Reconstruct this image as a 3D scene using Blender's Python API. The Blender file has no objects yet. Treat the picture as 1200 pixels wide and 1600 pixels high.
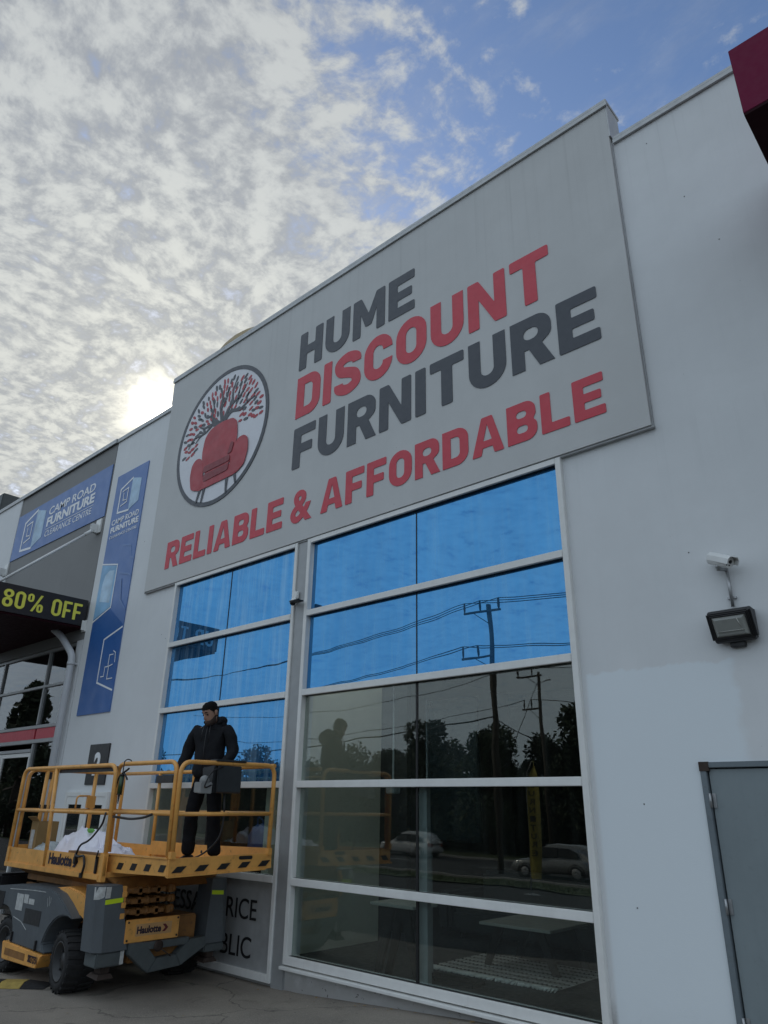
import bpy, bmesh, math, random
from mathutils import Vector, Matrix, noise
R = math.radians
SC = bpy.context.scene
COL = SC.collection
random.seed(7)

# ------------------------------------------------------------------ camera
F_PX, YAW, PITCH, ROLL = 1110.3, -0.74182, 0.39269, 0.016935
CAM = Vector((0.0, -6.0, 1.85))
def cam_axes():
    fw = Vector((math.sin(YAW)*math.cos(PITCH), math.cos(YAW)*math.cos(PITCH), math.sin(PITCH)))
    r = Vector((math.cos(YAW), -math.sin(YAW), 0)); u = r.cross(fw)
    return fw, math.cos(ROLL)*r + math.sin(ROLL)*u, -math.sin(ROLL)*r + math.cos(ROLL)*u
fw, cr, cu = cam_axes()
cd = bpy.data.cameras.new('camera'); co = bpy.data.objects.new('camera', cd); COL.objects.link(co)
cd.sensor_fit = 'VERTICAL'; cd.sensor_height = 24.0; cd.lens = F_PX/1600*24.0
cd.clip_start = 0.05; cd.clip_end = 3000
co.matrix_world = Matrix(((cr.x, cu.x, -fw.x, CAM.x), (cr.y, cu.y, -fw.y, CAM.y), (cr.z, cu.z, -fw.z, CAM.z), (0, 0, 0, 1)))
SC.camera = co

# ------------------------------------------------------------------ sky, sun, exposure
SUN = Vector((-0.7793, 0.4005, 0.4820)).normalized()
SUN_EL = math.asin(SUN.z); SUN_AZ = math.atan2(SUN.x, SUN.y)
SC.view_settings.view_transform = 'Standard'; SC.view_settings.look = 'None'
SC.view_settings.gamma = 1.0; SC.view_settings.exposure = 0.14; SC.view_settings.use_curve_mapping = False

class NT:
    """small helper to write node trees"""
    def __init__(s, nt): s.nt = nt
    def n(s, t, ins=None, **kw):
        x = s.nt.nodes.new(t)
        for k, v in kw.items(): setattr(x, k, v)
        for k, v in (ins or {}).items():
            if hasattr(v, 'is_output'): s.nt.links.new(v, x.inputs[k])
            else: x.inputs[k].default_value = v
        return x
    def math(s, op, a, b=None, c=None, clamp=False):
        d = {0: a}
        if b is not None: d[1] = b
        if c is not None: d[2] = c
        return s.n('ShaderNodeMath', d, operation=op, use_clamp=clamp).outputs[0]
    def vmath(s, op, a, b=None, out=0, scale=None):
        d = {0: a}
        if b is not None: d[1] = b
        if scale is not None: d['Scale'] = scale
        return s.n('ShaderNodeVectorMath', d, operation=op).outputs[out]
    def noise(s, v, scale, detail=4, rough=.5, dist=0.0):
        return s.n('ShaderNodeTexNoise', {'Vector': v, 'Scale': scale, 'Detail': detail, 'Roughness': rough, 'Distortion': dist}).outputs[0]
    def ramp(s, v, a, b, c=0.0, d=1.0, smooth=True):
        return s.n('ShaderNodeMapRange', {0: v, 1: a, 2: b, 3: c, 4: d}, interpolation_type='SMOOTHSTEP' if smooth else 'LINEAR').outputs[0]
    def mix(s, f, a, b, blend='MIX'):
        x = s.n('ShaderNodeMix', data_type='RGBA', blend_type=blend)
        for k, v in ((0, f), (6, a), (7, b)):
            if hasattr(v, 'is_output'): s.nt.links.new(v, x.inputs[k])
            else: x.inputs[k].default_value = v if k == 0 else (*v[:3], 1)
        return x.outputs[2]
    def link(s, a, b): s.nt.links.new(a, b)

world = bpy.data.worlds.new('World'); SC.world = world; world.use_nodes = True
wt = world.node_tree; wt.nodes.clear(); w = NT(wt)
SKY_STRENGTH = 0.1
dirv = w.n('ShaderNodeTexCoord').outputs['Generated']
dirn = w.vmath('NORMALIZE', dirv)
sky = w.n('ShaderNodeTexSky', sky_type='NISHITA', sun_disc=False, sun_elevation=SUN_EL, sun_rotation=SUN_AZ, air_density=1.0, dust_density=0.6, ozone_density=1.6)
sep = w.n('ShaderNodeSeparateXYZ', {0: dirn})
zc = w.math('ADD', w.math('MAXIMUM', sep.outputs[2], 0.0), 0.10)
pxy = w.n('ShaderNodeCombineXYZ', {0: w.math('DIVIDE', sep.outputs[0], zc), 1: w.math('DIVIDE', sep.outputs[1], zc), 2: 0.0}).outputs[0]
warp = w.n('ShaderNodeTexNoise', {'Vector': pxy, 'Scale': 2.2, 'Detail': 3.0}).outputs[1]
pw = w.vmath('ADD', pxy, w.vmath('SCALE', w.vmath('SUBTRACT', warp, (.5, .5, .5)), scale=0.16))
puff = w.noise(pw, 17.0, 6, .60, .12)
fine = w.noise(pw, 30.0, 5, .62, .05)
big = w.noise(pxy, 1.3, 4, .55)
mid = w.noise(pw, 5.5, 6, .6)
sdot = w.vmath('DOT_PRODUCT', dirn, tuple(SUN), out=1)
sdc = w.math('MAXIMUM', sdot, 0.0)
gap_axis = Vector((0.0, 0.60, 0.80)).normalized()
gdot = w.vmath('DOT_PRODUCT', dirn, tuple(gap_axis), out=1)
cover = w.ramp(gdot, 0.80, 0.985, 0.215, -0.10, smooth=False)
dens = w.math('ADD', w.math('ADD', w.math('MULTIPLY', puff, .66), w.math('MULTIPLY', fine, .24)), w.math('ADD', w.math('MULTIPLY', big, .14), cover))
mask = w.ramp(dens, 0.46, 0.70)
veil = w.ramp(w.noise(w.vmath('MULTIPLY', pw, (1.0, 2.2, 1.0)), 3.2, 6, .66), .44, .80, 0.0, .30)
mask = w.math('MAXIMUM', mask, veil)
thick = w.math('ADD', w.math('MULTIPLY', puff, .52), w.math('ADD', w.math('MULTIPLY', fine, .40), w.math('MULTIPLY', mid, .08)))
tone = w.ramp(thick, .39, .61); tone = w.math('ADD', w.math('MULTIPLY', tone, w.ramp(sep.outputs[1], 0.10, -0.40, 1.0, 0.30)), w.ramp(sep.outputs[1], 0.10, -0.40, 0.0, 0.40))
g1 = w.math('POWER', sdc, 5.0); g2 = w.math('POWER', sdc, 34.0); g3 = w.math('POWER', sdc, 1100.0)
g4 = w.math('POWER', sdc, 6000.0)
ccol = w.mix(tone, (2.85, 3.10, 3.50), (4.45, 4.70, 4.82))
glow = w.mix(1.0, w.mix(1.0, (0, 0, 0), (1.35, 1.40, 1.33), 'ADD'), (1, 1, 1), 'MULTIPLY')
def addcol(base, fac, c):
    sc = w.vmath('SCALE', c, scale=fac)
    return w.vmath('ADD', base, sc)
away = w.ramp(sep.outputs[1], 0.10, -0.40, 0.0, 1.0)          # boosts and blues the clouds behind the camera to brighten the facade
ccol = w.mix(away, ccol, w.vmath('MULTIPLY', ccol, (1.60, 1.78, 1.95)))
low = w.ramp(sep.outputs[2], 0.0, 0.70, 0.80, 1.0, smooth=False)
ccol = w.vmath('SCALE', ccol, scale=low)
modul = w.ramp(thick, .42, .585, .5, 1.0)
ccol = addcol(ccol, w.math('MULTIPLY', g1, modul), (1.25, 1.27, 1.17))
ccol = addcol(ccol, w.math('MULTIPLY', g2, modul), (2.2, 2.0, 1.35))
ccol = addcol(ccol, g3, (8.0, 7.3, 5.6))
ccol = addcol(ccol, g4, (60.0, 57.0, 50.0))
skyc = w.vmath('MULTIPLY', sky.outputs[0], (1.02, 1.12, 1.25))
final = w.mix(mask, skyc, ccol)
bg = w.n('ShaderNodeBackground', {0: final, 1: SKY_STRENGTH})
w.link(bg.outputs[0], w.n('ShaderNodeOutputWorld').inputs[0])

sl = bpy.data.lights.new('sun', 'SUN'); sl.energy = 1.2; sl.angle = R(10); sl.color = (1.0, .95, .87)
so = bpy.data.objects.new('sun', sl); COL.objects.link(so)
so.rotation_euler = SUN.to_track_quat('Z', 'Y').to_euler(); so.location = (-20, 10, 30)

# ------------------------------------------------------------------ materials
def newmat(name):
    m = bpy.data.materials.new(name); m.use_nodes = True
    m.node_tree.nodes.clear(); return m, NT(m.node_tree)
def out(t, sh): t.link(sh, t.n('ShaderNodeOutputMaterial').inputs[0])
def pbr(name, col, rough=.6, metal=0.0, var=.12, scale=6.0, bump=.0, bscale=60.0, streak=0.0, spec=.5, col2=None, dirt=0.0, coat=0.0):
    m, t = newmat(name)
    P = t.n('ShaderNodeNewGeometry').outputs['Position']
    n1 = t.noise(P, scale, 6, .6)
    c2 = col2 or tuple(c*(1-var*2) for c in col)
    c = t.mix(t.ramp(n1, .3, .7), col, c2) if col2 else t.mix(t.ramp(n1, .25, .75), tuple(min(1, k*(1+var*.5)) for k in col), tuple(k*(1-var) for k in col))
    if streak:
        sp = t.vmath('MULTIPLY', P, (9.0, 9.0, .35))
        s = t.ramp(t.noise(sp, 1.6, 5, .65), .5, .8)
        c = t.mix(t.math('MULTIPLY', s, streak), c, tuple(k*.55 for k in col))
    if dirt:
        d = t.ramp(t.noise(P, 14.0, 8, .7), .55, .72)
        c = t.mix(t.math('MULTIPLY', d, dirt), c, (.06, .05, .04))
    rr = t.ramp(t.noise(P, scale*3, 4), .2, .8, max(.02, rough-.08), min(1, rough+.08))
    ins = {'Base Color': c, 'Roughness': rr, 'Metallic': metal, 'Specular IOR Level': spec}
    if coat: ins['Coat Weight'] = coat; ins['Coat Roughness'] = .1
    b = t.n('ShaderNodeBsdfPrincipled', ins)
    if bump:
        bn = t.n('ShaderNodeBump', {'Height': t.noise(P, bscale, 6, .65), 'Strength': bump, 'Distance': .01})
        t.link(bn.outputs[0], b.inputs['Normal'])
    out(t, b.outputs[0]); return m

def wall_mat(name, col, patch=False, streak=.12):
    m, t = newmat(name)
    P = t.n('ShaderNodeNewGeometry').outputs['Position']
    n1 = t.ramp(t.noise(P, .7, 6, .6), .3, .7); n2 = t.ramp(t.noise(P, 3.5, 6, .65), .35, .7)
    c = t.mix(n1, tuple(k*1.03 for k in col), tuple(k*.95 for k in col))
    c = t.mix(t.math('MULTIPLY', n2, .35), c, tuple(k*.93 for k in col))
    st = t.ramp(t.noise(t.vmath('MULTIPLY', P, (7, 7, .22)), 1.3, 6, .7), .5, .85)
    c = t.mix(t.math('MULTIPLY', st, streak), c, tuple(k*.72 for k in col))
    zz = t.n('ShaderNodeSeparateXYZ', {0: P}).outputs[2]
    cap = t.math('MAXIMUM', t.ramp(zz, 7.2, 8.8, 0.0, 1.0), t.math('MULTIPLY', t.ramp(zz, 4.3, 5.1, 0.0, .7), t.ramp(zz, 5.14, 5.2, 1.0, 0.0)))
    run = t.ramp(t.noise(t.vmath('MULTIPLY', P, (13, 13, .12)), 1.0, 6, .72), .50, .80)
    c = t.mix(t.math('MULTIPLY', t.math('MULTIPLY', run, cap), .38), c, tuple(k*.62 for k in col))
    roll = t.ramp(t.noise(t.vmath('MULTIPLY', P, (1.4, 1.4, .5)), 1.6, 5, .6), .38, .66)
    c = t.mix(t.math('MULTIPLY', roll, .14), c, tuple(k*.88 for k in col))
    spk = t.ramp(t.noise(P, 30.0, 3, .5), .765, .79)
    c = t.mix(t.math('MULTIPLY', spk, .75), c, (.16, .15, .14))
    s = t.n('ShaderNodeSeparateXYZ', {0: P})
    # splash dirt just above the paving
    zg = t.math('SUBTRACT', s.outputs[2], t.math('MULTIPLY', t.math('MAXIMUM', t.math('ADD', s.outputs[0], 6.8), 0.0), .06))
    dz = t.math('ADD', zg, t.math('MULTIPLY', t.noise(P, 6.0, 6, .7), -.35))
    c = t.mix(t.ramp(dz, -.14, .20, .65, 0.0), c, (.20, .18, .16))
    chip = t.math('MULTIPLY', t.ramp(t.noise(P, 13.0, 5, .7), .62, .66), t.ramp(zg, .10, .32, 1.0, 0.0))
    c = t.mix(t.math('MULTIPLY', chip, .85), c, (.05, .048, .045))
    if patch:
        wob = t.math('MULTIPLY', t.math('SUBTRACT', t.noise(P, 5.0, 5, .6), .5), .18)
        z = t.math('ADD', s.outputs[2], wob)
        pz = t.ramp(z, 2.95, 2.985, 1.0, 0.0)
        pxm = t.math('MULTIPLY', t.ramp(s.outputs[0], -3.02, -2.98), t.ramp(t.math('ADD', s.outputs[0], wob), -1.80, -1.70, 1.0, 0.0))
        c = t.mix(t.math('MULTIPLY', t.math('MULTIPLY', pz, pxm), .9), c, tuple(k*f for k, f in zip(col, (1.05, 1.10, 1.13))))
    b = t.n('ShaderNodeBsdfPrincipled', {'Base Color': c, 'Roughness': .62, 'Specular IOR Level': .35})
    h = t.math('ADD', t.math('MULTIPLY', t.noise(P, 90.0, 4, .6), .35), t.noise(P, 4.0, 4, .5))
    bn = t.n('ShaderNodeBump', {'Height': h, 'Strength': .35, 'Distance': .006})
    t.link(bn.outputs[0], b.inputs['Normal'])
    out(t, b.outputs[0]); return m

def glass_mat(name, tint, refl, base, rcol=(1, 1, 1), wav=.012):
    m, t = newmat(name)
    P = t.n('ShaderNodeNewGeometry').outputs['Position']
    bn = t.n('ShaderNodeBump', {'Height': t.noise(P, .9, 2, .4), 'Strength': wav, 'Distance': .25})
    ge = t.n('ShaderNodeNewGeometry')
    cs = t.math('ABSOLUTE', t.vmath('DOT_PRODUCT', ge.outputs['Normal'], ge.outputs['Incoming'], out=1))
    f = t.math('ADD', t.math('MULTIPLY', t.math('POWER', t.math('SUBTRACT', 1.0, cs, clamp=True), 5.0), .9), refl+.04, clamp=True)
    smear = t.ramp(t.noise(t.vmath('MULTIPLY', P, (5, 5, .5)), 1.4, 6, .65), .45, .8, 0.0, .022)
    tr = t.n('ShaderNodeBsdfTransparent', {0: (*tint, 1)})
    df = t.n('ShaderNodeBsdfDiffuse', {0: (*base, 1)})
    a = t.n('ShaderNodeMixShader', {0: t.math('ADD', smear, .006), 1: tr.outputs[0], 2: df.outputs[0]})
    gl = t.n('ShaderNodeBsdfGlossy', {0: (*rcol, 1), 'Roughness': .0, 'Normal': bn.outputs[0]})
    mx = t.n('ShaderNodeMixShader', {0: f, 1: a.outputs[0], 2: gl.outputs[0]})
    out(t, mx.outputs[0]); return m
def blue_mat(name, dirt=0.0):
    m, t = newmat(name)
    P = t.n('ShaderNodeNewGeometry').outputs['Position']
    bn = t.n('ShaderNodeBump', {'Height': t.noise(P, .8, 2, .4), 'Strength': .012, 'Distance': .25})
    st = t.ramp(t.noise(t.vmath('MULTIPLY', P, (6, 6, .35)), 1.5, 7, .7), .42, .85)
    bl = t.ramp(t.noise(P, 1.6, 5, .6), .35, .7)
    d = t.mix(t.math('MULTIPLY', st, .8), (.010, .055, .13), (.035, .11, .20))
    d = t.mix(t.math('MULTIPLY', bl, .5), d, (.005, .035, .10))
    g = t.mix(t.math('MULTIPLY', st, .6), (.080, .262, .49), (.135, .285, .43))
    g = t.mix(t.math('MULTIPLY', t.ramp(t.noise(t.vmath('ADD', P, (3.0, 0.0, 7.0)), .9, 6, .62), .35, .72), .55), g, (.060, .205, .40))
    edge = t.ramp(t.noise(t.vmath('MULTIPLY', P, (1.2, 1.2, 5.0)), 1.1, 6, .7), .55, .85)
    g = t.mix(t.math('MULTIPLY', edge, .35), g, (.10, .21, .34))
    if dirt:
        dz_ = t.ramp(t.noise(t.vmath('MULTIPLY', P, (8, 8, .5)), 1.2, 7, .68), .38, .72)
        d = t.mix(t.math('MULTIPLY', dz_, dirt), d, (.14, .22, .30)); g = t.mix(t.math('MULTIPLY', dz_, dirt*.6), g, (.12, .24, .36))
    df = t.n('ShaderNodeBsdfDiffuse', {0: d})
    gl = t.n('ShaderNodeBsdfGlossy', {0: g, 'Roughness': 0.0, 'Normal': bn.outputs[0]})
    ad = t.n('ShaderNodeAddShader', {0: df.outputs[0], 1: gl.outputs[0]})
    out(t, ad.outputs[0]); return m

M = {}
M['wall'] = wall_mat('painted tilt panel wall', (.72, .735, .745), patch=True)
M['panel'] = wall_mat('painted sign panel', (.575, .58, .575), streak=.10)
M['greywall'] = wall_mat('mid grey render', (.225, .225, .222), streak=.35)
M['trim'] = pbr('cap flashing', (.46, .47, .475), .45, .3, streak=.2)
M['joint'] = pbr('dark joint', (.10, .10, .10), .8); M['seam'] = pbr('sealant seam', (.40, .41, .42), .7)
M['frame'] = pbr('white powder coat frame', (.78, .78, .76), .38, var=.06, streak=.15)
M['greyframe'] = pbr('pale grey aluminium frame', (.36, .37, .375), .42, .2, var=.08)
M['gasket'] = pbr('black gasket', (.012, .012, .013), .5)
M['glass'] = glass_mat('clear shop glass', (.80, .86, .85), .048, (.30, .33, .30), (.97, .96, .90))
M['glass2'] = glass_mat('door glass', (.45, .47, .48), .085, (.25, .26, .26))
M['blue'] = blue_mat('blue mirror film glass', .18); M['bluedirty'] = blue_mat('streaky blue mirror film glass', .75)
M['red'] = pbr('red vinyl', (.60, .052, .078), .5, var=.06, streak=.08)
M['char'] = pbr('charcoal vinyl', (.048, .055, .070), .42, var=.06, streak=.05)
M['disc'] = pbr('pale emblem disc', (.72, .73, .77), .5, var=.03, streak=.05)
M['chairred'] = pbr('muted red vinyl', (.44, .050, .066), .5, var=.16, scale=3); M['reddark'] = pbr('dark red vinyl', (.24, .028, .04), .5, var=.05)
M['banner'] = pbr('blue banner print', (.105, .20, .46), .45, var=.08, scale=1.5)
M['bannerdeep'] = pbr('deep blue print', (.028, .12, .37), .45, var=.08, scale=1.5)
M['bannerline'] = pbr('faint blue print', (.145, .25, .50), .45)
M['white'] = pbr('white print', (.86, .87, .88), .5, var=.04)
M['paleblue'] = pbr('pale blue print', (.45, .63, .80), .5, var=.35, scale=2.5)
M['sky_print'] = pbr('light blue print', (.26, .50, .76), .5, var=.25, scale=2.0)
M['awning'] = pbr('black fascia', (.018, .017, .020), .4, var=.1)
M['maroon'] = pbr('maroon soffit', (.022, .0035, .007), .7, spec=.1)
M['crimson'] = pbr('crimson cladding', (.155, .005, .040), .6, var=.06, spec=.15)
M['yellowtext'] = pbr('yellow lettering', (.86, .83, .11), .45, var=.05)
M['pipe'] = pbr('painted downpipe', (.55, .57, .60), .4, var=.06, streak=.15)
M['galv'] = pbr('galvanised steel', (.42, .43, .44), .42, .75, var=.2, scale=20)
M['doorgrey'] = pbr('grey steel door paint', (.225, .265, .28), .42, var=.10, scale=1.6, dirt=.12, streak=.12)
M['doorframe'] = pbr('grey door frame paint', (.16, .19, .21), .4, var=.1, dirt=.4)
M['rust'] = pbr('rusty steel', (.045, .030, .024), .8, var=.3, dirt=.5)
M['black'] = pbr('black plastic', (.014, .014, .016), .45, var=.2)
M['lamp'] = pbr('lamp diffuser glass', (.30, .31, .29), .18, var=.1)
M['lampin'] = pbr('lamp reflector', (.40, .40, .37), .3, .6)
M['camwhite'] = pbr('white camera plastic', (.74, .75, .74), .35, var=.06)
M['lens'] = pbr('lens glass', (.01, .01, .012), .08)
M['concrete'] = None
M['fibre'] = pbr('weathered fibreglass dome', (.30, .22, .10), .5, var=.2, scale=3)
M['roof'] = pbr('metal roof', (.42, .43, .43), .5, .4)
M['orange'] = pbr('machine yellow paint', (.80, .395, .098), .45, var=.18, scale=5, dirt=.48, bump=.05, coat=.1)
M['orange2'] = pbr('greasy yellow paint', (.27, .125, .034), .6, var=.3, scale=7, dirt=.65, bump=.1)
M['mgrey'] = pbr('machine grey plastic', (.098, .112, .124), .5, var=.14, scale=4, dirt=.12, bump=.04)
M['mgrey2'] = pbr('machine grey steel', (.085, .10, .104), .55, var=.2, scale=6, dirt=.25)
M['rubber'] = pbr('tyre rubber', (.014, .014, .015), .82, var=.3, scale=14, bump=.2)
M['rim'] = pbr('dark wheel rim', (.028, .029, .031), .5, var=.2)
M['stripe'] = pbr('black hazard stripe', (.012, .012, .012), .5, dirt=.2)
M['tape'] = pbr('fluorescent yellow tape', (.62, .80, .02), .4, var=.06)
M['sticker'] = pbr('worn white sticker', (.52, .53, .52), .5, var=.25, scale=25)
M['palesticker'] = pbr('pale yellow sticker', (.58, .34, .15), .5, var=.1)
M['hauldark'] = pbr('dark navy decal', (.020, .012, .030), .5, var=.2)
M['haulred'] = pbr('dark red decal', (.13, .012, .02), .5)
M['box'] = pbr('control box plastic', (.030, .034, .038), .5, var=.15)
M['boxgrey'] = pbr('light grey plastic', (.30, .31, .31), .45)
M['jacket'] = pbr('black fleece', (.013, .0138, .0165), .9, var=.25, scale=16, bump=.35, bscale=130, spec=.2)
M['trousers'] = pbr('black trousers', (.008, .0085, .011), .9, var=.2, bump=.3, bscale=90, spec=.2)
M['shoe'] = pbr('black shoes', (.009, .009, .01), .5)
M['skin'] = pbr('skin', (.40, .235, .17), .55, var=.12, scale=30, spec=.35)
M['hair'] = pbr('black hair', (.008, .007, .007), .8, var=.3, scale=80, bump=.5, bscale=200, spec=.12)
M['beard'] = pbr('short beard', (.055, .034, .026), .75, var=.35, scale=120)
M['lips'] = pbr('lips', (.20, .095, .075), .5); M['eye'] = pbr('eye dark', (.02, .015, .012), .2)
M['sheet'] = pbr('white sheet plastic', (.84, .82, .90), .45, var=.08)
M['clearbag'] = pbr('crumpled bag', (.40, .44, .44), .3, var=.2)
M['card'] = pbr('brown cardboard', (.30, .19, .075), .8, var=.12)
M['green'] = pbr('green tube', (.035, .075, .030), .4)
M['greenbright'] = pbr('green tag', (.16, .46, .08), .5)
M['hump_y'] = pbr('worn yellow rubber', (.36, .26, .06), .7, var=.25, scale=18, dirt=.35)
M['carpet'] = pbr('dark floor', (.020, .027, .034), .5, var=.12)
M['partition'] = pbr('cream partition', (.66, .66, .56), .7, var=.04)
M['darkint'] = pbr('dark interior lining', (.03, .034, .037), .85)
M['ceil'] = pbr('ceiling tile', (.22, .22, .22), .9, var=.05)
M['tabletop'] = pbr('grey brown table top', (.46, .46, .42), .35, var=.1)
M['tableleg'] = pbr('black table leg', (.016, .017, .018), .4)
M['sofa'] = pbr('dark teal sofa', (.022, .030, .034), .85, var=.15, bump=.2)
M['rug'] = pbr('grey woven rug', (.55, .55, .54), .95, var=.3, scale=22, bump=.5, bscale=70, col2=(.30, .30, .30))
M['fringe'] = pbr('rug fringe', (.75, .74, .72), .95, var=.2)
M['chairwhite'] = pbr('pale fabric', (.48, .50, .46), .8, var=.05)
M['bluecloth'] = pbr('blue bag', (.030, .085, .27), .5, var=.25)
M['display'] = pbr('dark display', (.012, .020, .024), .2, var=.2)
M['pole'] = pbr('weathered pole timber', (.085, .07, .055), .85, var=.25, scale=8)
M['wire'] = pbr('black wire', (.012, .012, .012), .6)
M['leaf'] = pbr('foliage', (.034, .055, .020), .75, var=.5, scale=1.2, col2=(.060, .085, .030))
M['leaf2'] = pbr('dark foliage', (.026, .042, .020), .75, var=.5, scale=1.4, col2=(.046, .064, .028))
M['bark'] = pbr('bark', (.07, .055, .042), .9, var=.3)
M['carwhite'] = pbr('white car paint', (.50, .51, .52), .25, var=.02, coat=.6)
M['cargrey'] = pbr('silver car paint', (.26, .27, .27), .25, .4, var=.02, coat=.6)
M['carglass'] = pbr('car glass', (.012, .014, .016), .06)
M['carteal'] = pbr('dark teal car paint', (.018, .035, .042), .2, var=.05, coat=.7)
M['taillight'] = pbr('red tail light', (.30, .02, .02), .2)
M['headlight'] = pbr('headlight', (.6, .62, .64), .15)
M['flagyellow'] = pbr('yellow flag cloth', (.33, .28, .05), .75, var=.1)
M['flagred'] = pbr('red flag cloth', (.33, .03, .04), .75, var=.1)
M['grass'] = pbr('grass', (.045, .070, .022), .9, var=.4, scale=5, col2=(.075, .095, .035), bump=.5, bscale=25)
M['fence'] = pbr('dark timber fence', (.07, .06, .052), .85, var=.3, streak=.4)
M['kerb'] = pbr('kerb concrete', (.33, .32, .30), .8, var=.2)
M['line'] = pbr('road paint', (.7, .7, .68), .6, var=.1, dirt=.2)
M['blackplate'] = pbr('black plate', (.016, .016, .017), .4)

def ground_mat(name, col, col2, crack=True, scale=.8):
    m, t = newmat(name)
    P = t.n('ShaderNodeNewGeometry').outputs['Position']
    n1 = t.ramp(t.noise(P, scale, 8, .65), .3, .7); n2 = t.noise(P, 120.0, 3, .6); n3 = t.ramp(t.noise(P, 3.2, 7, .7, .6), .52, .72)
    c = t.mix(n1, col, col2)
    c = t.mix(t.math('MULTIPLY', n3, .55), c, tuple(k*.55 for k in col))
    c = t.mix(t.ramp(n2, .42, .75, 0, .5), c, tuple(min(1, k*1.8) for k in col))
    oil = t.ramp(t.noise(P, 1.1, 5, .7, .8), .60, .70); c = t.mix(t.math('MULTIPLY', oil, .55), c, (.045, .042, .038))
    grit = t.ramp(t.noise(P, 55.0, 2, .5), .66, .70); c = t.mix(t.math('MULTIPLY', grit, .5), c, tuple(min(1, k*1.9) for k in col))
    spots = t.ramp(t.noise(P, 7.5, 3, .5), .70, .74)
    c = t.mix(t.math('MULTIPLY', spots, .6), c, (.03, .028, .026))
    if crack:
        v = t.n('ShaderNodeTexVoronoi', {'Vector': t.vmath('ADD', P, t.vmath('SCALE', t.n('ShaderNodeTexNoise', {'Vector': P, 'Scale': 2.0, 'Detail': 5.0}).outputs[1], scale=.6)), 'Scale': .14}, feature='DISTANCE_TO_EDGE').outputs[0]
        c = t.mix(t.ramp(v, .0, .0022, .5, 0.0), c, (.02, .019, .018))
    b = t.n('ShaderNodeBsdfPrincipled', {'Base Color': c, 'Roughness': .86, 'Specular IOR Level': .3})
    h = t.math('ADD', t.math('MULTIPLY', n2, .5), t.noise(P, 9.0, 6, .7))
    bn = t.n('ShaderNodeBump', {'Height': h, 'Strength': .5, 'Distance': .012}); t.link(bn.outputs[0], b.inputs['Normal'])
    out(t, b.outputs[0]); return m
M['concrete'] = ground_mat('stained car park concrete', (.265, .235, .20), (.185, .165, .143))
M['asphalt'] = ground_mat('asphalt', (.055, .055, .056), (.042, .042, .043), crack=False)

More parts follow.
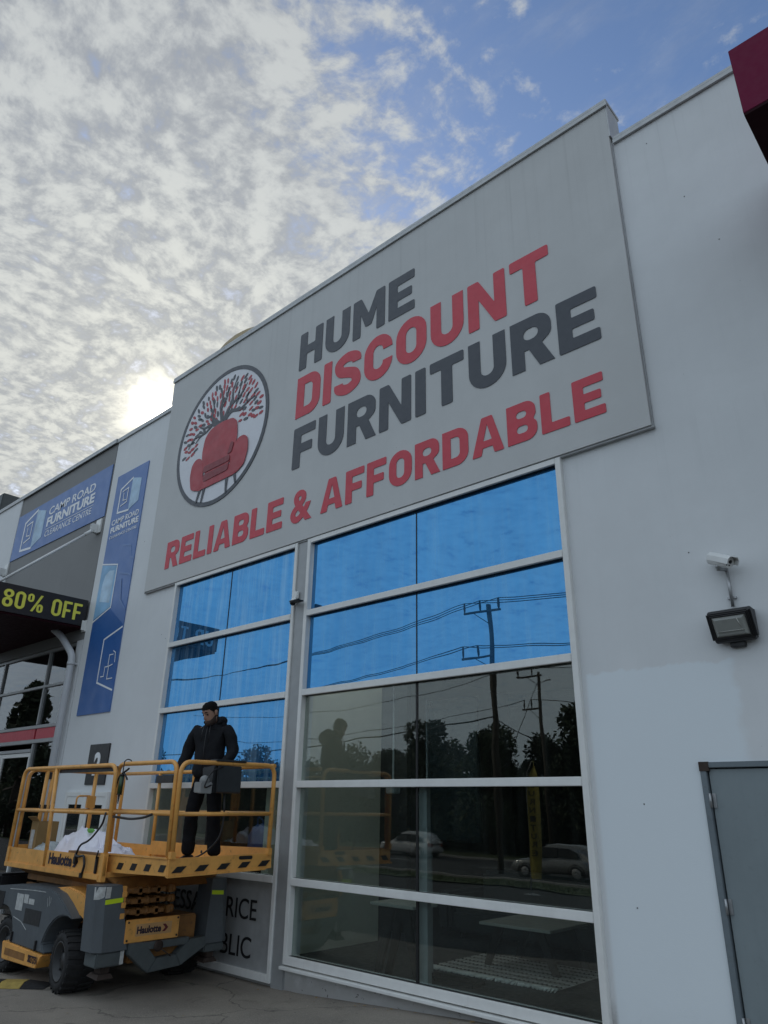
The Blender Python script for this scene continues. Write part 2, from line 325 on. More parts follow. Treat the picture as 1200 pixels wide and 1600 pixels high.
# ------------------------------------------------------------------ mesh helpers
class MB:
    """collects shapes in world coordinates and links them as ONE mesh object"""
    def __init__(s): s.v = []; s.f = []; s.fm = []; s.sm = []; s.mi = 0
    def add(s, vs, fs, smooth=False):
        o = len(s.v); s.v += [Vector(p) for p in vs]
        for f in fs: s.f.append([i+o for i in f]); s.fm.append(s.mi); s.sm.append(smooth)
        return s
    def addbm(s, bm, smooth=False):
        bm.verts.index_update()
        s.add([v.co.copy() for v in bm.verts], [[v.index for v in f.verts] for f in bm.faces], smooth); bm.free(); return s
    def hexa(s, p, bev=0.0):
        fs = [(0, 3, 2, 1), (4, 5, 6, 7), (0, 1, 5, 4), (1, 2, 6, 5), (2, 3, 7, 6), (3, 0, 4, 7)]
        if bev:
            bm = bmesh.new(); vv = [bm.verts.new(q) for q in p]
            for f in fs: bm.faces.new([vv[i] for i in f])
            bmesh.ops.bevel(bm, geom=bm.edges[:], offset=bev, segments=2, affect='EDGES', clamp_overlap=True)
            return s.addbm(bm)
        return s.add(p, fs)
    def box(s, x0, x1, y0, y1, z0, z1, bev=0.0):
        return s.hexa([(x0, y0, z0), (x1, y0, z0), (x1, y1, z0), (x0, y1, z0), (x0, y0, z1), (x1, y0, z1), (x1, y1, z1), (x0, y1, z1)], bev)
    def prism(s, poly, fn, d0, d1, bev=0.0):
        """poly of 2-D points, fn(u, v, d) -> world point"""
        n = len(poly); vs = [fn(u, v, d0) for u, v in poly] + [fn(u, v, d1) for u, v in poly]
        fs = [list(range(n))[::-1], list(range(n, 2*n))] + [(i, (i+1) % n, n+(i+1) % n, n+i) for i in range(n)]
        bm = bmesh.new(); vv = [bm.verts.new(q) for q in vs]
        for f in fs: bm.faces.new([vv[i] for i in f])
        bmesh.ops.recalc_face_normals(bm, faces=bm.faces[:])
        if bev: bmesh.ops.bevel(bm, geom=bm.edges[:], offset=bev, segments=2, affect='EDGES', clamp_overlap=True)
        return s.addbm(bm)
    def tube(s, path, r, n=10, closed=False, cap=True):
        path = [Vector(p) for p in path]; rs = r if isinstance(r, (list, tuple)) else [r]*len(path)
        m = len(path); vs = []; fs = []; up = None
        for i, p in enumerate(path):
            a = path[(i-1) % m] if (closed or i) else p; b = path[(i+1) % m] if (closed or i < m-1) else p
            d = (b-a).normalized()
            if up is None:
                up = Vector((0, 0, 1)) if abs(d.z) < .9 else Vector((1, 0, 0))
            sd = d.cross(up).normalized(); up = sd.cross(d).normalized()
            for k in range(n):
                t = 2*math.pi*(k+.5)/n; vs.append(p + (sd*math.cos(t) + up*math.sin(t))*rs[i])
        for i in range(m if closed else m-1):
            for k in range(n):
                j = (i+1) % m
                fs.append((i*n+k, i*n+(k+1) % n, j*n+(k+1) % n, j*n+k))
        s.add(vs, fs, True)
        if cap and not closed:
            o = len(s.v)-len(vs)
            for c in (list(range(n)), list(range((m-1)*n, m*n))):
                s.f.append([o+i for i in c]); s.fm.append(s.mi); s.sm.append(False)
        return s
    def lathe(s, prof, c, axis, n=24, smooth=True):
        """prof: (radius, distance along axis)"""
        c = Vector(c); ax = Vector(axis).normalized(); a = ax.orthogonal().normalized(); b = ax.cross(a)
        vs = []; fs = []
        for r, d in prof:
            for k in range(n):
                t = 2*math.pi*k/n; vs.append(c + ax*d + (a*math.cos(t)+b*math.sin(t))*r)
        for i in range(len(prof)-1):
            for k in range(n): fs.append((i*n+k, i*n+(k+1) % n, (i+1)*n+(k+1) % n, (i+1)*n+k))
        return s.add(vs, fs, smooth)
    def ball(s, c, r, sub=2):
        bm = bmesh.new(); bmesh.ops.create_icosphere(bm, subdivisions=sub, radius=1.0)
        rr = r if isinstance(r, (tuple, list)) else (r, r, r)
        for v in bm.verts: v.co = Vector((v.co.x*rr[0]+c[0], v.co.y*rr[1]+c[1], v.co.z*rr[2]+c[2]))
        return s.addbm(bm, True)
    def build(s, name, mat, parent=None, origin=None):
        org = Vector(parent.matrix_basis.translation) if parent else None
        if parent and parent.parent: org = org + parent.parent.matrix_basis.translation
        if not parent:
            lo = [min(v[i] for v in s.v) for i in range(3)]; hi = [max(v[i] for v in s.v) for i in range(3)]
            org = Vector(origin) if origin else Vector(((lo[0]+hi[0])/2, (lo[1]+hi[1])/2, lo[2]))
        me = bpy.data.meshes.new(name); me.from_pydata([tuple(v-org) for v in s.v], [], s.f)
        for mm in (mat if isinstance(mat, list) else [mat]): me.materials.append(M[mm])
        for p, k, sm in zip(me.polygons, s.fm, s.sm): p.material_index = k; p.use_smooth = sm
        bm = bmesh.new(); bm.from_mesh(me)
        bmesh.ops.recalc_face_normals(bm, faces=bm.faces[:]); bm.to_mesh(me); bm.free()
        o = bpy.data.objects.new(name, me); COL.objects.link(o)
        if parent: o.parent = parent
        else: o.location = org
        return o
def tag(o, label=None, cat=None, group=None, kind=None):
    if label: o['label'] = label
    if cat: o['category'] = cat
    if group: o['group'] = group
    if kind: o['kind'] = kind
    return o
def thing(name, label, cat, loc, group=None):
    o = bpy.data.objects.new(name, None); COL.objects.link(o); o.location = loc; o.empty_display_size = .2
    o.matrix_basis.translation = loc
    return tag(o, label, cat, group)
def copy_tree(o, parent=None):
    c = o.copy(); COL.objects.link(c)
    if parent: c.parent = parent
    for ch in list(o.children): copy_tree(ch, c)
    return c
def XZ(y): return lambda u, v, d: Vector((u, d, v))      # polygons in the facade plane, d = y
def YZ(): return lambda u, v, d: Vector((d, u, v))       # polygons across the facade, d = x
def fillet(path, r, n=5):
    path = [Vector(p) for p in path]; o = [path[0]]
    for i in range(1, len(path)-1):
        p = path[i]; a = (path[i-1]-p); b = (path[i+1]-p)
        k = min(r, a.length*.49, b.length*.49); A = p+a.normalized()*k; B = p+b.normalized()*k
        for j in range(n+1):
            t = j/n; o.append(A*(1-t)**2 + p*2*t*(1-t) + B*t*t)
    return o+[path[-1]]

# ------------------------------------------------------------------ lettering
def arc(cx, cy, rx, ry, a0, a1, n=10):
    return [(cx+rx*math.cos(R(a0+(a1-a0)*i/n)), cy+ry*math.sin(R(a0+(a1-a0)*i/n))) for i in range(n+1)]
def stroke(pts, s):
    L = []; Rr = []
    for i, p in enumerate(pts):
        a = pts[max(0, i-1)]; b = pts[min(len(pts)-1, i+1)]
        dx, dy = b[0]-a[0], b[1]-a[1]; l = math.hypot(dx, dy) or 1; nx, ny = -dy/l*s/2, dx/l*s/2
        L.append((p[0]+nx, p[1]+ny)); Rr.append((p[0]-nx, p[1]-ny))
    return L + Rr[::-1]
def smooth_line(pts, k=6):
    o = []; P = [pts[0]]+list(pts)+[pts[-1]]
    for i in range(1, len(P)-2):
        for j in range(k):
            t = j/k; q = []
            for c in (0, 1):
                a, b, d, e = P[i-1][c], P[i][c], P[i+1][c], P[i+2][c]
                q.append(.5*(2*b+(d-a)*t+(2*a-5*b+4*d-e)*t*t+(3*b-a-3*d+e)*t**3))
            o.append(tuple(q))
    return o+[pts[-1]]
def rnd(poly, r=.03):
    o = []; n = len(poly)
    for i in range(n):
        p = Vector(poly[i]); a = Vector(poly[i-1])-p; b = Vector(poly[(i+1) % n])-p
        if a.length < 1e-5 or b.length < 1e-5: continue
        k = min(r, a.length*.4, b.length*.4); A = p+a.normalized()*k; B = p+b.normalized()*k
        for t in (0, .5, 1): q = A*(1-t)**2+p*2*t*(1-t)+B*t*t; o.append((q.x, q.y))
    return o
def rrect(x0, x1, y0, y1, r):
    r = min(r, (x1-x0)/2, (y1-y0)/2)
    return arc(x1-r, y1-r, r, r, 0, 90, 6)+arc(x0+r, y1-r, r, r, 90, 180, 6)+arc(x0+r, y0+r, r, r, 180, 270, 6)+arc(x1-r, y0+r, r, r, 270, 360, 6)
def glyph(ch, w_, s):
    """outline loops of a heavy industrial capital, height 1"""
    w0 = w_; r = (w0-s)/2
    if ch == 'I': return [rnd([(0, 0), (s, 0), (s, 1), (0, 1)])], s
    if ch == 'H':
        h = s*.48; return [rnd([(0, 0), (s, 0), (s, .5-h), (w0-s, .5-h), (w0-s, 0), (w0, 0), (w0, 1), (w0-s, 1), (w0-s, .5+h), (s, .5+h), (s, 1), (0, 1)])], w0
    if ch == 'E':
        w0 *= .92; t = s*.93; return [rnd([(0, 0), (w0, 0), (w0, t), (s, t), (s, .5-t*.48), (w0*.9, .5-t*.48), (w0*.9, .5+t*.48), (s, .5+t*.48), (s, 1-t), (w0, 1-t), (w0, 1), (0, 1)])], w0
    if ch == 'F':
        w0 *= .90; t = s*.93; return [rnd([(0, 0), (s, 0), (s, .46-t*.48), (w0*.88, .46-t*.48), (w0*.88, .46+t*.52), (s, .46+t*.52), (s, 1-t), (w0, 1-t), (w0, 1), (0, 1)])], w0
    if ch == 'L':
        w0 *= .88; t = s*.93; return [rnd([(0, 0), (w0, 0), (w0, t), (s, t), (s, 1), (0, 1)])], w0
    if ch == 'T':
        t = s*.93; c = w0/2; return [rnd([(c-s/2, 0), (c+s/2, 0), (c+s/2, 1-t), (w0, 1-t), (w0, 1), (0, 1), (0, 1-t), (c-s/2, 1-t)])], w0
    if ch == 'N':
        w0 *= 1.05; return [rnd([(0, 0), (s*.95, 0), (s*.95, .60), (w0-s*.98, 0), (w0, 0), (w0, 1), (w0-s*.95, 1), (w0-s*.95, .40), (s*.98, 1), (0, 1)])], w0
    if ch == 'M':
        w0 *= 1.22; c = w0/2; return [rnd([(0, 0), (s*.95, 0), (s*.95, .58), (c-s*.35, .20), (c+s*.35, .20), (w0-s*.95, .58), (w0-s*.95, 0), (w0, 0), (w0, 1), (w0-s*.98, 1), (c, .52), (s*.98, 1), (0, 1)])], w0
    if ch == 'A':
        w0 *= 1.14; c = w0/2; i = s*1.05
        return [rnd([(0, 0), (i, 0), (i+.045*w0, .19), (w0-i-.045*w0, .19), (w0-i, 0), (w0, 0), (c+s*.60, 1), (c-s*.60, 1)]), rnd([(c-.115, .37), (c+.115, .37), (c, .80)], .02)], w0
    if ch == 'U': return [stroke([(s/2, 1)]+[(s/2, .8), (s/2, .6)]+arc(w0/2, s/2+r, r, r, 180, 360, 14)+[(w0-s/2, .6), (w0-s/2, 1)], s)], w0
    if ch in 'O0': return [rrect(0, w0, 0, 1, w0*.5), rrect(s, w0-s, s*.95, 1-s*.95, (w0-2*s)*.5)], w0
    if ch == 'D':
        k = .32; return [[(0, 0)]+arc(w0-k, k, k, k, -90, 0, 8)+arc(w0-k, 1-k, k, k, 0, 90, 8)+[(0, 1)],
                         [(s, s*.93)]+arc(w0-s-.12, s*.93+.12, .12, .12, -90, 0, 6)+arc(w0-s-.12, 1-s*.93-.12, .12, .12, 0, 90, 6)+[(s, 1-s*.93)]], w0
    if ch in 'CG':
        return [stroke([(w0-s/2, min(.63, 1-s/2-r)-.005)]+arc(w0/2, 1-s/2-r, r, r, 0, 180, 16)+arc(w0/2, s/2+r, r, r, 180, 360, 16)+[(w0-s/2, max(.37, s/2+r)+.005)], s)], w0
    if ch == 'S':
        k = (w0-s)/2; q = [(w0-s/2, .685), (w0-s*.58, .80), (w0/2, 1-s/2), (s*.60, .81), (s/2, .70), (s*.80, .585), (w0/2, .515), (w0-s*.78, .43), (w0-s/2, .30), (w0-s*.60, .19), (w0/2, s/2), (s*.58, .20), (s/2, .315)]
        return [stroke(smooth_line(q, 5), s)], w0
    if ch in 'PRB':
        t = s*.93; k = .22; b0 = .42 if ch != 'B' else .44
        outer = [(0, 0)]
        if ch == 'P': outer += [(s, 0), (s, b0-.04)]+arc(w0-.27, b0-.04+.27, .27, .27, -90, 0, 6)+arc(w0-.27, 1-.27, .27, .27, 0, 90, 6)+[(0, 1)]
        elif ch == 'R':
            outer = [(0, 0), (s, 0), (s, .37), (w0*.44, .37), (w0-s*1.02, 0), (w0+.02, 0), (w0*.76, .415)]+arc(w0-.23, .63, .23, .2, -40, 0, 4)+arc(w0-.25, .73, .25, .27, 0, 90, 8)+[(0, 1)]
        else:
            outer = [(0, 0)]+arc(w0-.25, .25, .25, .25, -90, 0, 6)+arc(w0-.2, .34, .2, .18, 0, 48, 4)+[(w0*.90, .52)]+arc(w0-.24, .64, .22, .14, -30, 0, 3)+arc(w0-.27, .75, .25, .25, 0, 90, 6)+[(0, 1)]
        if ch == 'B':
            ins = [rrect(s, w0-s*.95, t, .5-t*.42, .09), rrect(s, w0-s*1.02, .5+t*.46, 1-t, .09)]
        else: ins = [rrect(s, w0-s*.97, .37+t*.86 if ch == 'R' else b0-.04+t, 1-t, .11)]
        return [outer]+ins, w0
    if ch == '8':
        return [rrect(0, w0, 0, .53, w0*.42)[:], ], w0
    if ch == 'W': return [], w0
    return [], w0*.5

def loops_mesh(loops, thick):
    """fills closed 2-D loops (holes included) and returns verts, faces in (u, v, depth)"""
    cu_ = bpy.data.curves.new('tmp_outline', 'CURVE'); cu_.dimensions = '2D'; cu_.fill_mode = 'BOTH'; cu_.extrude = thick/2
    for lp in loops:
        sp = cu_.splines.new('POLY'); sp.points.add(len(lp)-1); sp.use_cyclic_u = True
        for q, p in zip(sp.points, lp): q.co = (p[0], p[1], 0, 1)
    return curve_to_mesh(cu_)
def curve_to_mesh(cu_):
    ob = bpy.data.objects.new('tmp_outline', cu_); COL.objects.link(ob)
    dg = bpy.context.evaluated_depsgraph_get(); ev = ob.evaluated_get(dg); me = ev.to_mesh()
    vs = [tuple(v.co) for v in me.vertices]; fs = [tuple(p.vertices) for p in me.polygons]
    ev.to_mesh_clear(); bpy.data.objects.remove(ob); bpy.data.curves.remove(cu_)
    return vs, fs
def block_word(text, w_, s, gap=.10, space=.30):
    loops = []; x = 0
    for ch in text:
        if ch == ' ': x += space; continue
        g, adv = glyph(ch, w_, s)
        if ch == '8':
            g = [rrect(x, x+w_, 0, .54, w_*.46), rrect(x+s, x+w_-s, s*.9, .54-s*.9, .2)]; loops += g
            loops += [[(q[0], q[1]) for q in rrect(x+.0, x+w_-.0, .5401, 1, w_*.46)], rrect(x+s, x+w_-s, .5401+s*.65, 1-s*.9, .2)]
            x += w_+gap; continue
        if ch == '%':
            q = w_*.62; k = s*.72
            for (ox, oy) in ((x, .52), (x+w_*1.02, 0)):
                loops += [rrect(ox, ox+q, oy, oy+.48, q*.5), rrect(ox+k, ox+q-k, oy+k, oy+.48-k, q)]
            loops.append([(x+.22, 0), (x+.34, 0), (x+w_*1.5, 1), (x+w_*1.5-.12, 1)]); x += w_*1.66+gap; continue
        loops += [[(a+x, b) for a, b in lp] for lp in g]; x += adv+gap
    return loops, x-gap
def font_word(text, bold=0.0, shear=0.0, thick=.01, spacing=1.0):
    cu_ = bpy.data.curves.new('tmp_text', 'FONT'); cu_.body = text; cu_.size = 1.0; cu_.offset = bold; cu_.shear = shear
    cu_.extrude = thick/2; cu_.space_character = spacing; cu_.resolution_u = 6
    return curve_to_mesh(cu_)
def fit(mesh, u0, u1, v0, v1, fn, d, thick=.008):
    """stretches a flat mesh to a rectangle and lays it on a surface; fn(u, v, d) -> world"""
    vs, fs = mesh
    a0 = min(v[0] for v in vs); a1 = max(v[0] for v in vs); b0 = min(v[1] for v in vs); b1 = max(v[1] for v in vs); z1 = max(v[2] for v in vs) or 1
    mb = MB()
    mb.add([fn(u0+(v[0]-a0)/(a1-a0)*(u1-u0), v0+(v[1]-b0)/(b1-b0)*(v1-v0), d+v[2]/z1*thick/2) for v in vs], fs); return mb
def poly_on(mb, loops, fn, d, thick=.006):
    vs, fs = loops_mesh(loops, 1.0)
    return mb.add([fn(v[0], v[1], d+v[2]*thick) for v in vs], fs)

# ================================================================== GROUND
def gz(x, y):
    k = max(0, min(1, (y+11)/4)) if y < -7 else 1.0
    zx = .06*max(0.0, min(6.5, x+6.8))*k
    return zx - .08*max(0.0, min(18.0, -8-y))
mb = MB(); xs = [-900, -400, -150]+[-90+3*i for i in range(20)]+[-30+.6*i for i in range(67)]+[12+6*i for i in range(10)]+[150, 500]
ys = [-900, -300, -120, -80, -62]+[-50+1.5*i for i in range(16)]+[-26+.8*i for i in range(32)]+[0.0, .05]
ys = sorted(set(ys))
vs = [(x, y, gz(x, y)+(0.012*noise.noise((x*.5, y*.5, 0)) if abs(x) < 40 and y > -20 and y < -.5 else 0)) for y in ys for x in xs]
nx = len(xs)
mb.add(vs, [(j*nx+i, j*nx+i+1, (j+1)*nx+i+1, (j+1)*nx+i) for j in range(len(ys)-1) for i in range(nx-1)], True)
mb.add([(-900, .05, -.02), (500, .05, -.02), (500, 900, -.02), (-900, 900, -.02)], [(0, 1, 2, 3)])
tag(mb.build('ground', 'concrete', origin=(0, 0, 0)), kind='structure')
mb = MB(); cx_ = [-120, -60]+[-40+1.0*i for i in range(61)]+[60]; cy_ = [-18.3+.6*i for i in range(26)]
cn_ = len(cx_)
mb.add([(x, y, gz(x, y)+.022+(0.012*noise.noise((x*.5, y*.5, 0)) if abs(x) < 40 else 0)+(-.018 if y > -3.35 else 0)) for y in cy_ for x in cx_], [(j*cn_+i, j*cn_+i+1, (j+1)*cn_+i+1, (j+1)*cn_+i) for j in range(25) for i in range(cn_-1)], True)
tag(mb.build('car_park', 'asphalt', origin=(0, -10, 0)), kind='structure')
mb = MB(); ZR = gz(-30, -30)
mb.add([(-300, -40, ZR+.02), (200, -40, ZR+.02), (200, -27, ZR+.02), (-300, -27, ZR+.02)], [(0, 1, 2, 3)])
tag(mb.build('road', 'asphalt', origin=(0, -33, ZR)), kind='structure')
mb = MB()
for i in range(-30, 20): mb.add([(i*7, -33.6, ZR+.026), (i*7+3, -33.6, ZR+.026), (i*7+3, -33.45, ZR+.026), (i*7, -33.45, ZR+.026)], [(0, 1, 2, 3)])
tag(mb.build('road_marking', 'line', origin=(0, -33, ZR)), kind='structure')
mb = MB(); mb.box(-300, 200, -27.0, -26.75, ZR-.1, ZR+.14, .02); mb.box(-300, 200, -40.25, -40.0, ZR-.1, ZR+.14, .02)
tag(mb.build('kerb', 'kerb', origin=(0, -33, ZR)), kind='structure')
mb = MB(); gx = [-110+2.2*i for i in range(75)]; gy = [-26.7+.75*i for i in range(12)]
mb.add([(x, y, gz(x, y)+.05+.05*noise.noise((x*.8, y*.8, 3))) for y in gy for x in gx], [(j*75+i, j*75+i+1, (j+1)*75+i+1, (j+1)*75+i) for j in range(11) for i in range(74)], True)
rg = random.Random(3)
for i in range(5000):
    x = rg.uniform(-45, 5); y = rg.uniform(-26.6, -18.6); z = gz(x, y)+.06; a = rg.uniform(0, 6.28); h = rg.uniform(.05, .16)
    mb.add([(x-.02*math.cos(a), y-.02*math.sin(a), z), (x+.02*math.cos(a), y+.02*math.sin(a), z), (x+.05*math.sin(a), y+.05*math.cos(a), z+h)], [(0, 1, 2)])
tag(mb.build('grass_verge', 'grass', origin=(0, -22, 0)), kind='stuff')
mb = MB()
mb.add([(-300, -60, ZR+.03), (200, -60, ZR+.03), (200, -40.25, ZR+.03), (-300, -40.25, ZR+.03)], [(0, 1, 2, 3)])
tag(mb.build('far_verge', 'grass', origin=(0, -50, ZR)), kind='structure')

# ================================================================== SHOP BUILDING
shop = thing('shop_building', 'pale grey two storey furniture shop with tall gridded blue and clear windows', 'building', (-6, 6, 0))
WX0, WX1 = -10.05, -7.04      # left window
VX0, VX1 = -6.84, -3.045       # right window
mb = MB()
T = .20
def wall(x0, x1, z0, z1): mb.box(x0, x1, 0, T, z0, z1)
wall(-13.07, WX0, -.1, 8.85)
wall(WX0, WX1, 5.163, 8.85); wall(WX1, VX0, -.1, 8.85); wall(VX0, VX1, 5.163, 8.85)
wall(VX1, -2.07, -.1, 8.85); wall(-2.07, -1.10, 2.17, 8.85); wall(-1.10, 14, -.1, 8.85)
mb.box(VX0, VX1, 0, T, -.1, .20); mb.box(WX0, WX1, .02, T, -.1, .04)
wl = mb.build('wall', 'wall', shop)
mb = MB(); mb.box(-13.07, -12.87, T, 26, 0, 8.6); mb.box(13.8, 14, T, 26, 0, 8.6); mb.box(-13.07, 14, 26, 26.2, 0, 8.6)
mb.build('rear_wall', 'wall', shop)
mb = MB(); mb.box(-12.87, 13.8, T, 26, 8.0, 8.12); mb.build('roof', 'roof', shop)
# raised sign panel with its own parapet
mb = MB(); PX0, PX1, PZ0, PZ1 = -10.99, -2.09, 5.175, 9.42
mb.box(PX0, PX1, -.06, -.002, PZ0, PZ1); mb.box(PX0, PX1, -.002, .24, 8.86, PZ1)
mb.build('sign_panel', 'panel', shop)
mb = MB()
mb.box(PX0-.03, PX1+.03, -.085, .27, PZ1, PZ1+.05, .006); mb.box(PX0-.03, PX1+.03, -.088, -.062, PZ1-.055, PZ1-.001)
mb.box(PX1+.001, PX1+.02, -.06, .24, 8.90, PZ1-.002); mb.box(PX0-.02, PX0-.001, -.06, .24, 8.90, PZ1-.002)
mb.box(PX1+.025, 14.02, -.03, .24, 8.85, 8.895, .005); mb.box(PX1+.025, 14.02, -.033, -.003, 8.80, 8.849)
mb.box(-13.09, PX0-.025, -.03, .24, 8.85, 8.895, .005); mb.box(-13.09, PX0-.025, -.033, -.003, 8.80, 8.849)
mb.build('parapet_cap', 'trim', shop)
mb = MB(); mb.box(PX1+.002, PX1+.014, -.03, -.003, PZ0, 8.80); mb.box(PX0-.014, PX0-.002, -.03, -.003, PZ0, 8.80)
mb.box(PX0-.02, PX1+.02, -.045, -.003, PZ0-.022, PZ0-.002)
mb.build('panel_joint', 'seam', shop)
for x, z in ((-1.72, 8.55), (-1.45, 7.6), (-1.22, 6.9), (-10.33, 4.36), (-10.2, 4.28), (-1.95, 3.9), (-2.6, 1.9), (-2.75, 1.15), (-11.35, 6.2)):
    mb = MB(); mb.lathe([(.0, -.004), (.005, -.004), (.006, -.001)], (x, 0, z), (0, 1, 0), 8); mb.build('fixing_hole', 'joint', shop)

# --- windows: frames, transoms, panes
def bar(mb, x0, x1, z0, z1, y0=-.05, y1=.07): mb.box(x0, x1, y0, y1, z0, z1, .004)
rows = [(.25, 1.055), (1.055, 2.078), (2.078, 3.137), (3.137, 4.14), (4.14, 5.163)]
def window(x0, x1, zb, rws, joint, kinds, label, fw_=.062):
    fr = MB(); bar(fr, x0, x0+fw_, zb, 5.163); bar(fr, x1-fw_, x1, zb, 5.163); bar(fr, x0+fw_, x1-fw_, 5.163-fw_, 5.163); bar(fr, x0+fw_, x1-fw_, zb, zb+fw_+.02)
    wf = fr.build('window_frame', 'frame', shop); tag(wf, label)
    for a, b in rws[1:]:
        tr = MB(); bar(tr, x0+fw_, x1-fw_, a-.04, a+.035, -.055, .065); tr.build('transom', 'frame', wf)
    for (a, b), kd in zip(rws, kinds):
        if kd == 'panel': continue
        for p0, p1 in ((x0+fw_+.006, joint-.006), (joint+.006, x1-fw_-.006)):
            g = MB(); g.box(p0, p1, .018, .026, a+(.036 if a > zb else fw_+.022), b-(.041 if b < 5.1 else fw_+.002))
            g.build('pane', kd, wf)
    ga = MB(); z0 = rws[0][0] if kinds[0] != 'panel' else rws[1][0]
    for (a, b), kd in zip(rws, kinds):
        if kd == 'panel': continue
        lo, hi = a+(.036 if a > zb else fw_+.022), b-(.041 if b < 5.1 else fw_+.002)
        wj = .006 if kd.startswith('blue') else .012
        ga.box(joint-wj, joint+wj, .012, .034, lo, hi)
        for q0, q1, e0, e1 in ((x0+fw_, x1-fw_, hi, hi+.006), (x0+fw_, x1-fw_, lo-.006, lo)): ga.box(q0, q1, -.02, .03, e0, e1)
    ga.build('gasket', 'gasket', wf)
    return wf
wr = window(VX0, VX1, .25, rows, -4.99, ['glass', 'glass', 'glass', 'blue', 'blue'], 'right hand window, upper two rows blue, lower three clear')
wlft = window(WX0, WX1, .04, [(.04, 1.055)]+rows[1:], -8.58, ['panel', 'glass', 'bluedirty', 'bluedirty', 'bluedirty'], 'left hand window, upper three rows blue', .055)
mb = MB()
for a, b in ((2.08-.04, 1.05+.035), (1.05-.04, .32)): mb.box(-5.01, -4.90, .06, .12, b, a)
mb.build('mullion', 'greyframe', wr)
mb = MB(); mb.box(VX0-.02, VX1+.02, -.085, -.001, .205, .236, .005); mb.build('sill', 'frame', wr)
mb = MB(); mb.box(WX1+.004, VX0-.004, -.03, -.002, 0, 5.16); mb.build('corner_cover', 'greyframe', shop)
# pale solid panel with lettering below the left window
mb = MB(); mb.box(WX0+.058, WX1-.058, -.012, .02, .06, 1.008)
lp = mb.build('lettered_panel', 'trim', shop)
mb = fit(font_word('WHOLESSALE PRICE'), -10.02, -7.385, .60, .815, XZ(0), -.016, .005)
mb.build('lettering', 'gasket', lp)
mb = fit(font_word('TO THE PUBLIC'), -9.55, -7.44, .215, .43, XZ(0), -.016, .005); mb.build('lettering', 'gasket', lp)
# glazed entry door in the pier, behind the lift
mb = MB()
for a in ((-12.62, -12.55, 0, 1.99), (-11.27, -11.20, 0, 1.99), (-12.55, -11.27, 1.92, 1.99), (-11.95, -11.88, 0, 1.92)): mb.box(a[0], a[1], -.05, -.002, a[2], a[3], .004)
pd = mb.build('entry_door', 'frame', shop)
for a, b in ((-12.55, -11.95), (-11.88, -11.27)):
    mb = MB(); mb.box(a+.075, b-.075, -.03, -.008, .15, 1.80); mb.build('pane', 'glass2', pd)
    mb = MB()
    for q in ((a, a+.073, .0, 1.92), (b-.073, b, .0, 1.92), (a+.073, b-.073, 1.80, 1.92), (a+.073, b-.073, 0, .15)): mb.box(q[0]+.001, q[1]-.001, -.04, -.006, q[2], q[3])
    mb.build('door_leaf', 'frame', pd)
mb = MB(); mb.box(-11.16, -10.96, -.02, -.001, 1.50, 1.545, .004); mb.build('letter_slot', 'trim', shop)
# grey steel service door
mb = MB()
for q in ((-2.115, -2.068, .2, 2.162), (-1.14, -1.055, .2, 2.162)): mb.box(q[0], q[1], -.022, .10, q[2], q[3], .004)
mb.box(-2.115, -1.055, -.022, .10, 2.164, 2.205, .004)
sd = mb.build('service_door', 'doorframe', shop)
mb = MB(); mb.box(-2.058, -1.15, .004, .05, .30, 2.154, .003); lf = mb.build('door_leaf', 'doorgrey', sd)
for z in (1.93, 1.22, .50):
    mb = MB(); mb.tube([(-2.064, -.026, z-.05), (-2.064, -.026, z+.05)], .010, 8); mb.box(-2.056, -2.03, -.004, .0035, z-.05, z+.05); mb.build('hinge', 'galv', sd)
mb = MB(); mb.lathe([(0, -.012), (.014, -.012), (.017, .003)], (-1.71, 0, 2.07), (0, 1, 0), 14); mb.build('door_stud', 'rust', lf)
mb = MB(); mb.box(-2.118, -2.045, -.026, -.001, 2.14, 2.208); mb.build('rust_patch', 'rust', sd)
mb = MB(); mb.tube(fillet([(-1.24, -.0, 1.24), (-1.24, -.055, 1.24), (-1.36, -.055, 1.24)], .02), .010, 8); mb.lathe([(.0, -.01), (.026, -.01), (.026, .004)], (-1.24, 0.005, 1.24), (0, 1, 0), 16); mb.build('handle', 'galv', sd)

# --- showroom interior (part of the building)
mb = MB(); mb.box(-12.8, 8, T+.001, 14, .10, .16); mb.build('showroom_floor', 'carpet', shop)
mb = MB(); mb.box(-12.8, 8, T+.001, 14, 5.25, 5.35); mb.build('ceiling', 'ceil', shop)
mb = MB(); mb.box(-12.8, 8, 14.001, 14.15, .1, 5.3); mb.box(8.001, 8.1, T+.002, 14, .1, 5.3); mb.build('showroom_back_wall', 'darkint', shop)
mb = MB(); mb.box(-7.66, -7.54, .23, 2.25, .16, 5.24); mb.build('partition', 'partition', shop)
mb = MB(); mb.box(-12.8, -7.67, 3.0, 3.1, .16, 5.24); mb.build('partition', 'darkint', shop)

m_, t_ = newmat('lit ceiling panel'); e_ = t_.n('ShaderNodeEmission', {0: (1.0, .99, .94, 1), 1: 15.0}); out(t_, e_.outputs[0]); M['litpanel'] = m_
for lx, ly in ((-6.6, 1.1), (-9.0, 1.4)):
    mb = MB(); mb.box(lx-.6, lx+.6, ly-.15, ly+.15, 5.215, 5.249); mb.build('ceiling_light', 'litpanel', shop)

